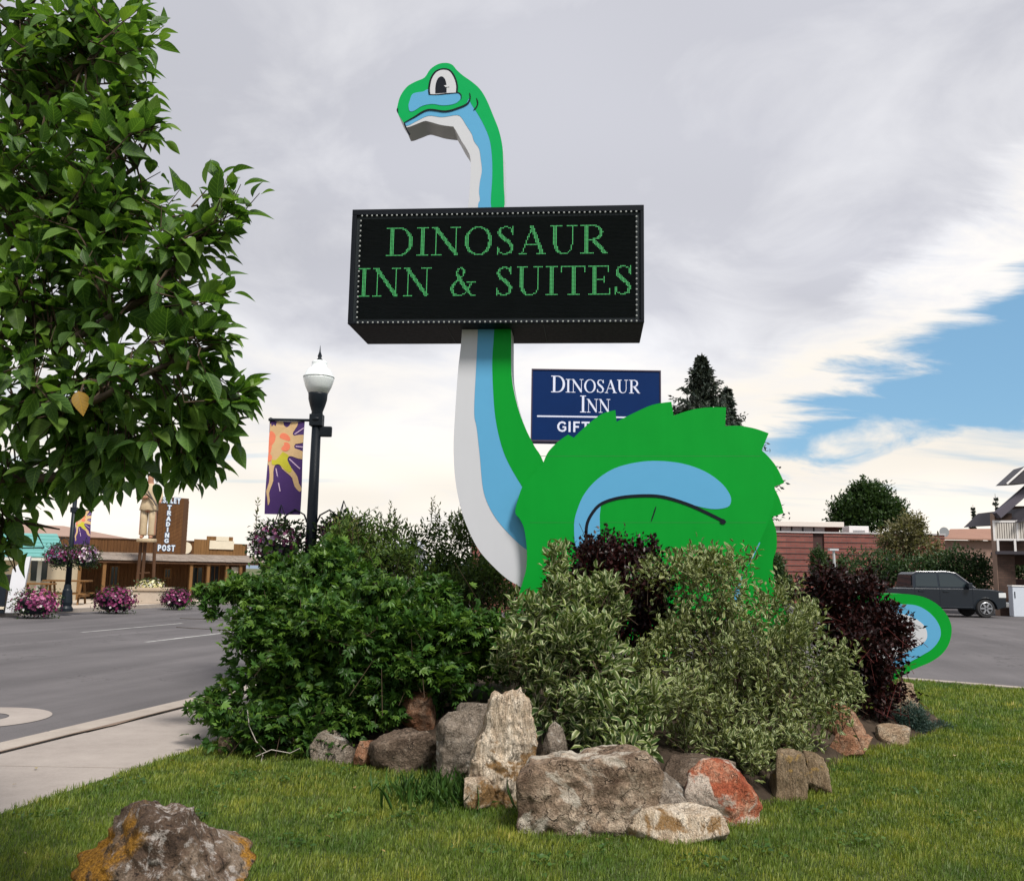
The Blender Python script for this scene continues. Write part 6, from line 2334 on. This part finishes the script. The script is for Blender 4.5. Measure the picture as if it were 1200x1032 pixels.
for i, (lst, lab, sd) in enumerate([([(1010, 668, 50, 38, 28), (985, 675, 50, 24, 26), (1035, 668, 50, 24, 26)], 'dark green hedge bush directly right of the lot light post', 303),
                                    ([(1075, 668, 49, 34, 20), (1050, 672, 49, 20, 22), (1100, 665, 49, 22, 22)], 'green hedge bush right behind the pickup cab', 304),
                                    ([(1135, 668, 48, 26, 26), (1118, 660, 48, 18, 22), (1150, 672, 48, 16, 26)], 'bright leafy hedge bush between pickup bonnet and brick column', 305),
                                    ([(962, 668, 56, 12, 24), (958, 655, 56, 8, 14)], 'small grey green bush in the dark brick recess', 306),
                                    ([(905, 668, 40, 14, 22), (915, 690, 40, 16, 20)], 'small dark bush beside the dinosaur back before the brick wall', 307),
                                    ([(1192, 660, 50, 16, 22), (1215, 660, 50, 20, 25)], 'dark bush in shade under the motel balcony', 308)]):
    crown_tree('hedge_bush', lab, 'bush', lst, L_hedge, sd, 420, .17, None, .08, 6, .7, .35, .5, group='hedge bushes behind the parking lot', zmin=-1)


def spruce(label, px, pytop, pybot, Y, halfw, seed, name='spruce_tree', n=34, mat=None, group=None):
    rng = np.random.default_rng(seed)
    top = at(px, pytop, Y)
    bot = at(px, pybot, Y)
    H = top.z - bot.z
    base = (top.x, Y, bot.z)
    t = thing(name, label, 'tree', base, 0, group)
    MB().tube([base, (top.x, Y, bot.z + H * .5), (top.x, Y, top.z)], [H * .03, H * .018, .015], 8).build('trunk', M['bark'], t, world=True)
    P, D, U, LL = [], [], [], []
    Wm = halfw * Y / F
    lim = MB()
    for i in range(n):
        f = i / n
        z = bot.z + H * (.10 + .89 * f)
        rr = Wm * min(1.0, 1.75 * (1 - f)) ** .9 * rng.uniform(.8, 1.1) + .05
        for k in range(int(9 - 4 * f)):
            a = rng.uniform(0, 2 * math.pi)
            l = rr * rng.uniform(.65, 1.1)
            d = np.array([math.cos(a), math.sin(a), rng.uniform(-.30, .0)])
            m_ = max(4, int(16 * l / Wm))
            for j in range(m_):
                s = (j + .5) / m_
                q = np.array([top.x, Y, z]) + d * l * s + np.array([0, 0, .25 * l * s * s])
                for b in range(5):
                    P.append(q + rng.normal(size=3) * .04 * l)
                    dd = d * .7 + rng.normal(size=3) * .55
                    dd[2] -= .25
                    D.append(dd); U.append(rng.normal(size=3)); LL.append(H * .030 * (1 - .3 * s) * rng.uniform(.7, 1.2))
    P, D, U, LL = map(np.array, (P, D, U, LL))
    foliage_obj('crown', [leaf_arrays(P, D, U, LL, LL * .42, rng.uniform(0, 1, len(LL)), T_DIA)], mat or L_conif, t, base)
    return t


spruce('tall pointed dark spruce rising behind the dinosaur back', 822, 415, 700, 78, 80, 310, n=110)
spruce('shorter spruce beside the tall spruce, right of its top', 852, 452, 700, 80, 42, 311, n=80)
spruce('tiny far conifer above the motel eave, left one', 1140, 591, 700, 120, 9, 312, n=26)
spruce('bare thin far conifer with mast like top above the motel roof', 1166, 578, 700, 110, 10, 313, n=20)

# ------------------------------------------------------------------ pickup truck
TY = 44.0
fx = at(1163, 700, TY).x
TRL = 5.75
pk = thing('pickup_truck', 'dark grey crew cab pickup parked facing right before the hedge', 'pickup truck', (fx - TRL / 2, TY, -.12))
M['truck'] = paint('truck_paint', (.011, .016, .023), .22, .10, .8, .2, spec=.5)
M['rubber'] = paint('tyre_rubber', (.018, .018, .019), .8, .2, 6)
M['alloy'] = paint('alloy', (.34, .35, .37), .35, .1, 4, .7)
M['chrome'] = paint('chrome_trim', (.48, .49, .5), .2, .05, 3, .9)
M['lamp_lens'] = paint('lamp_lens', (.6, .62, .62), .15, .05, 3)
sc_ = 2.02 / 1.95
x = lambda q: q - TRL / 2
WR = .41
xf, xr = x(TRL - .92), x(TRL - .92 - 3.62)


def arch(xc, r, n=9): return [(xc + r * math.cos(a), .36 + r * math.sin(a)) for a in [math.pi * i / n for i in range(n + 1)]]


prof = [(x(TRL) - .02, .48), (x(TRL), .95), (x(TRL) - .10, 1.16), (x(TRL) - .55, 1.24), (x(TRL) - 1.35, 1.28), (x(0) + 1.75, 1.27), (x(0) + .05, 1.27), (x(0), .55), (x(0) + .1, .42)]
low = [(p, max(.36, q)) for p, q in arch(xr, .50)[::-1] if q > .35] + [(p, max(.36, q)) for p, q in arch(xf, .50)[::-1] if q > .35]
pts = prof + low
mb = MB()
mb.prism([(p, -.97, q) for p, q in pts], (0, 1.94, 0))
mb.build('body', M['truck'], pk, bevel=.05)
cabp = [(x(0) + 1.66, 1.275), (x(0) + 1.72, 1.86), (x(0) + 1.88, 1.96), (x(0) + 3.2, 1.99), (x(0) + 3.62, 1.93), (x(0) + 4.42, 1.30), (x(0) + 4.42, 1.275)]
mb = MB()
a_ = [mb.bm.verts.new((p, -.94 + .16 * max(0, (q - 1.27) / .7), q)) for p, q in cabp]
b_ = [mb.bm.verts.new((p, .94 - .16 * max(0, (q - 1.27) / .7), q)) for p, q in cabp]
mb.bm.faces.new(a_)
mb.bm.faces.new(b_[::-1])
for i in range(len(cabp)):
    j = (i + 1) % len(cabp)
    mb.bm.faces.new((a_[i], b_[i], b_[j], a_[j]))
mb.build('cab', M['truck'], pk, bevel=.04)


def side_y(q): return -.94 + .16 * max(0, (q - 1.27) / .7)


for nm, w in (('rear_window', [(1.80, 1.33), (1.85, 1.80), (1.98, 1.88), (2.78, 1.90), (2.78, 1.33)]), ('front_window', [(2.87, 1.33), (2.87, 1.90), (3.34, 1.89), (3.56, 1.83), (4.18, 1.36), (4.18, 1.33)])):
    mb = MB()
    mb.prism([(x(0) + p, side_y(q) - .012, q) for p, q in w], (0, .010, 0))
    mb.build(nm, M['glass'], pk)
mb = MB()
mb.prism([(x(0) + 3.66, -.74, 1.90), (x(0) + 3.66, .74, 1.90), (x(0) + 4.40, .84, 1.33), (x(0) + 4.40, -.84, 1.33)], (.012, 0, .014))
mb.build('windscreen', M['glass'], pk)
mb = MB()
mb.prism([(x(0) + 1.655, -.80, 1.36), (x(0) + 1.655, .80, 1.36), (x(0) + 1.70, .72, 1.80), (x(0) + 1.70, -.72, 1.80)], (-.012, 0, 0))
mb.build('back_glass', M['glass'], pk)
mb = MB()
mb.tube([(x(0) + 1.72, side_y(1.88) - .01, 1.88), (x(0) + 1.90, side_y(1.95), 1.975), (x(0) + 3.2, side_y(1.98), 2.0), (x(0) + 3.64, side_y(1.93), 1.935), (x(0) + 4.42, side_y(1.3), 1.305)], .022, 6)
mb.build('roof_trim', M['chrome'], pk)
mb = MB()
for xx in (1.74, 2.83, 4.28):
    mb.box((x(0) + xx - .006, -.974, .50), (x(0) + xx + .006, -.969, 1.27))
mb.build('door_seam', M['ink'], pk)
for xx in (1.9, 2.98):
    MB().box((x(0) + xx, -1.0, 1.10), (x(0) + xx + .24, -.968, 1.15), .008).build('door_handle', M['iron'], pk)
MB().box((x(0) + 4.0, -1.22, 1.30), (x(0) + 4.18, -.96, 1.52), .03).build('wing_mirror', M['truck'], pk)
MB().box((x(TRL) - .02, -.95, .46), (x(TRL) + .12, .95, .70), .04).build('front_bumper', M['chrome'], pk)
MB().box((x(0) - .14, -.95, .5), (x(0) + .02, .95, .70), .04).build('rear_bumper', M['chrome'], pk)
for s in (-1, 1):
    MB().box((x(TRL) - .34, s * .985, .88), (x(TRL) - .012, s * .62, 1.10), .03).build('headlight', M['lamp_lens'], pk)
MB().box((x(TRL) - .05, -.58, .78), (x(TRL) + .03, .58, 1.10), .02).build('grille', M['chrome'], pk)
MB().box((x(0) + 1.05, -1.03, .40), (x(TRL) - 1.5, -.90, .46), .015).build('running_board', M['iron'], pk)
for xc in (xf, xr):
    for s in (-1, 1):
        y0 = s * .84
        w = MB().lathe([(.22, -.13), (WR - .04, -.13), (WR, -.08), (WR, .08), (WR - .04, .13), (.22, .13)], (xc, y0, WR), 24, 'Y').build('wheel', M['rubber'], pk, smooth=False)
        MB().lathe([(.26, -.02), (.255, .03), (.10, .05), (.06, .06)], (xc, y0 + s * .09, WR), 20, 'Y').build('hub', M['iron'], w)
        mb = MB()
        for k in range(6):
            q = 2 * math.pi * k / 6
            c_, s_ = math.cos(q), math.sin(q)
            mb.obox((xc + .14 * c_, y0 + s * .155, WR + .14 * s_), (.11 * c_, 0, .11 * s_), (-.035 * s_, 0, .035 * c_), (0, .012, 0))
        mb.lathe([(.25, -.012), (.275, .0), (.25, .012)], (xc, y0 + s * .15, WR), 20, 'Y', False)
        mb.build('rim', M['alloy'], w)
    mb = MB()
    pr = arch(xc, .51, 12)
    mb.tube([(p, -.972, q) for p, q in pr], .03, 6)
    mb.build('arch_trim', M['iron'], pk)

pk.scale = (1.05, 1.0, 1.04)
# ------------------------------------------------------------------ motel wing at the right edge
MY = 46.0
mo = thing('motel_wing', 'motel corner with brick column, white balcony rail and dark eaves at right edge', 'building', (at(1175, 700, MY).x, MY, -.12))
M['soffit'] = paint('dark_eave', (.035, .030, .038), .6, .15, 1)
M['white_trim'] = paint('white_trim', (.70, .68, .66), .5, .06, 2)
M['rail'] = paint('rail_cream', (.60, .56, .50), .55, .08, 2)
cx0, cx1 = at(1168, 660, MY).x, at(1188, 660, MY).x
ztop = at(1165, 601, MY).z
Cw = cx1 - cx0
mb = MB()
mb.box((cx0, MY - .1, -.12), (cx1, MY + .35, ztop))
mb.build('column', M['stone_brick'], mo, world=True)
MB().box((cx0 - .03, MY - .08, -.12), (cx0 - .001, MY + .33, ztop - .0)).build('column_lit_side', paint('brick_lit', (.30, .20, .15), .8, .15, 3), mo, world=True)  # column's lit left side: light put into a paler copy of the brick


def RP(px, py, Y): return at(px, py, Y)


# balcony runs out of the picture toward the camera
rl0 = [RP(1164, 611, MY - .2), RP(1164, 632, MY - .2)]
dirv = Vector((3.0, -1.2, 0)).normalized()
topz, botz = rl0[0].z, rl0[1].z
P0 = Vector((rl0[0].x, MY - .3, 0))
for i in range(4):
    a = P0 + dirv * (i * 1.02)
    b = P0 + dirv * (i * 1.02 + .94)
    mb = MB()
    mb.obox(a.lerp(b, -.04) + Vector((0, 0, (topz + botz) / 2)), dirv * .045, Vector((-dirv.y, dirv.x, 0)) * .045, Vector((0, 0, (topz - botz) / 2 + .06)))
    mb.build('rail_post', M['white_trim'], mo, world=True)
    panel = MB()
    nb_ = 9
    for k in range(nb_):
        c = a.lerp(b, (k + .5) / nb_) + Vector((0, 0, (topz + botz) / 2))
        panel.obox(c, dirv * .038, Vector((-dirv.y, dirv.x, 0)) * .012, Vector((0, 0, (topz - botz) / 2 - .06)))
    panel.build('rail_slats', M['rail'], mo, world=True)
    for z in (topz, botz):
        mb = MB()
        mb.obox(a.lerp(b, .5) + Vector((0, 0, z)), dirv * .49, Vector((-dirv.y, dirv.x, 0)) * .03, Vector((0, 0, .05)))
        mb.build('handrail', M['white_trim'], mo, world=True)
slz = RP(1170, 646, MY).z
nrm_ = Vector((-dirv.y, dirv.x, 0))
mb = MB()
mb.obox(P0 + dirv * 2.4 + nrm_ * 1.2 + Vector((0, 0, slz - .06)), dirv * 2.4, nrm_ * 1.25, Vector((0, 0, .08)))
mb.build('balcony_floor', M['soffit'], mo, world=True)
for i in range(5):
    c = P0 + dirv * (.1 + i * .75) + Vector((0, 0, (slz + botz) / 2))
    mb = MB()
    mb.obox(c, dirv * .05, nrm_ * .05, Vector((0, 0, (botz - slz) / 2)))
    mb.build('short_post', M['white_trim'], mo, world=True)
# upper wall behind the balcony, and lower wall
mb = MB()
mb.obox(P0 + dirv * 3.6 + nrm_ * 2.5 + Vector((0, 0, 3.9)), dirv * 2.6, nrm_ * .1, Vector((0, 0, 1.5)))
mb.build('wall', M['stone_brick'], mo, world=True)
# eaves
e0 = [RP(1129, 618, MY + 3), RP(1146, 601.5, MY + 3), RP(1172, 600, MY + 3), RP(1172, 607, MY + 3), RP(1162, 616, MY + 3), RP(1140, 617, MY + 3)]
mb = MB()
mb.prism(e0, (0.8, -4, .1))
mb.build('lower_eave', M['soffit'], mo, world=True)
mb = MB()
b0, b1 = RP(1168, 604, MY - .4), RP(1206, 571, MY - .4)
v = (b1 - b0).normalized()
n_ = Vector((-v.z, 0, v.x))
mb.obox((b0 + b1) / 2, v * ((b1 - b0).length / 2), n_ * .17, Vector((0, .2, 0)))
mb.build('slanted_beam', paint('beam', (.075, .065, .085), .6, .15, 2), mo, world=True)
mb = MB()
u0 = [RP(1181, 567, MY - 1), RP(1204, 546, MY - 1), RP(1260, 530, MY - 1), RP(1260, 560, MY - 1), RP(1204, 566, MY - 1)]
mb.prism(u0, (1.5, 4.0, .3))
mb.build('upper_eave', M['soffit'], mo, world=True)
mb = MB()
mb.tube([RP(1180, 567, MY - 1.05), RP(1204, 545.5, MY - 1.05)], .05, 6)
mb.build('fascia_edge', M['white_trim'], mo, world=True)
# brown roof glimpsed between hedge and eave
a = at(1110, 640, 70)
rf = thing('far_house', 'far low brown roofed house with a satellite dish glimpsed over the hedge', 'house', (a.x, 70, -.12))
z0, z1 = at(1110, 632, 70).z, at(1136, 620, 70).z
MB().box((.2, .5, 0), (6, 5, z0 + .1)).build('wall', paint('house_wall', (.24, .15, .12), .8), rf)
mb = MB()
mb.prism([(-.5, 0, z0 + .12), (1.5, 2.5, z1 + .15), (7, 2.5, z1 + .3), (7, 0, z0 + .12)], (0, 0, .1))
mb.build('roof', paint('house_roof', (.26, .14, .10), .8, .15, 1), rf)
d = at(1109, 623, 70)
MB().lathe([(.02, .1), (.25, .04), (.38, -.05)], (d.x - a.x, 0.4, d.z + .12), 14, 'Y').build('dish', M['steel'], rf)
MB().tube([(d.x - a.x, .55, z0), (d.x - a.x, .5, d.z + .1)], .04, 6).build('dish_mast', M['steel'], rf)
# pale box at the right edge, things on top
bx = gp(1196, 722, -.12)
BY = 45.0
xb0, xb1 = at(1187, 700, BY).x, at(1212, 700, BY).x
zb1 = at(1190, 687, BY).z
zb0 = -.12
ib = thing('metal_locker', 'pale grey metal box beside the brick column at the right edge', 'box', ((xb0 + xb1) / 2, BY, zb0))
MB().box((xb0, BY, zb0), (xb1, BY + .4, zb1)).build('cabinet', paint('pale_metal', (.50, .54, .60), .5, .06, 2), ib, world=True, bevel=.02)
MB().box((xb0 - .03, BY - .03, zb1 + .0), (xb1 + .03, BY + .43, zb1 + .06)).build('lid', M['white_trim'], ib, world=True, bevel=.01)
MB().box((xb0 + .08, BY - .02, zb1 - .25), (xb0 + .12, BY - .001, zb1 - .55)).build('handle', M['iron'], ib, world=True)
# strip of low wall behind the truck and column
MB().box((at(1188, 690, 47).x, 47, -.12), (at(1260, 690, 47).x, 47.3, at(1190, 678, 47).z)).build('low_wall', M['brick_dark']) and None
lw = [c for c in bpy.data.objects if c.name == 'low_wall'][0]
tag(lw, 'low dark brick wall in shade behind the brick column', 'wall')
base_at(lw)
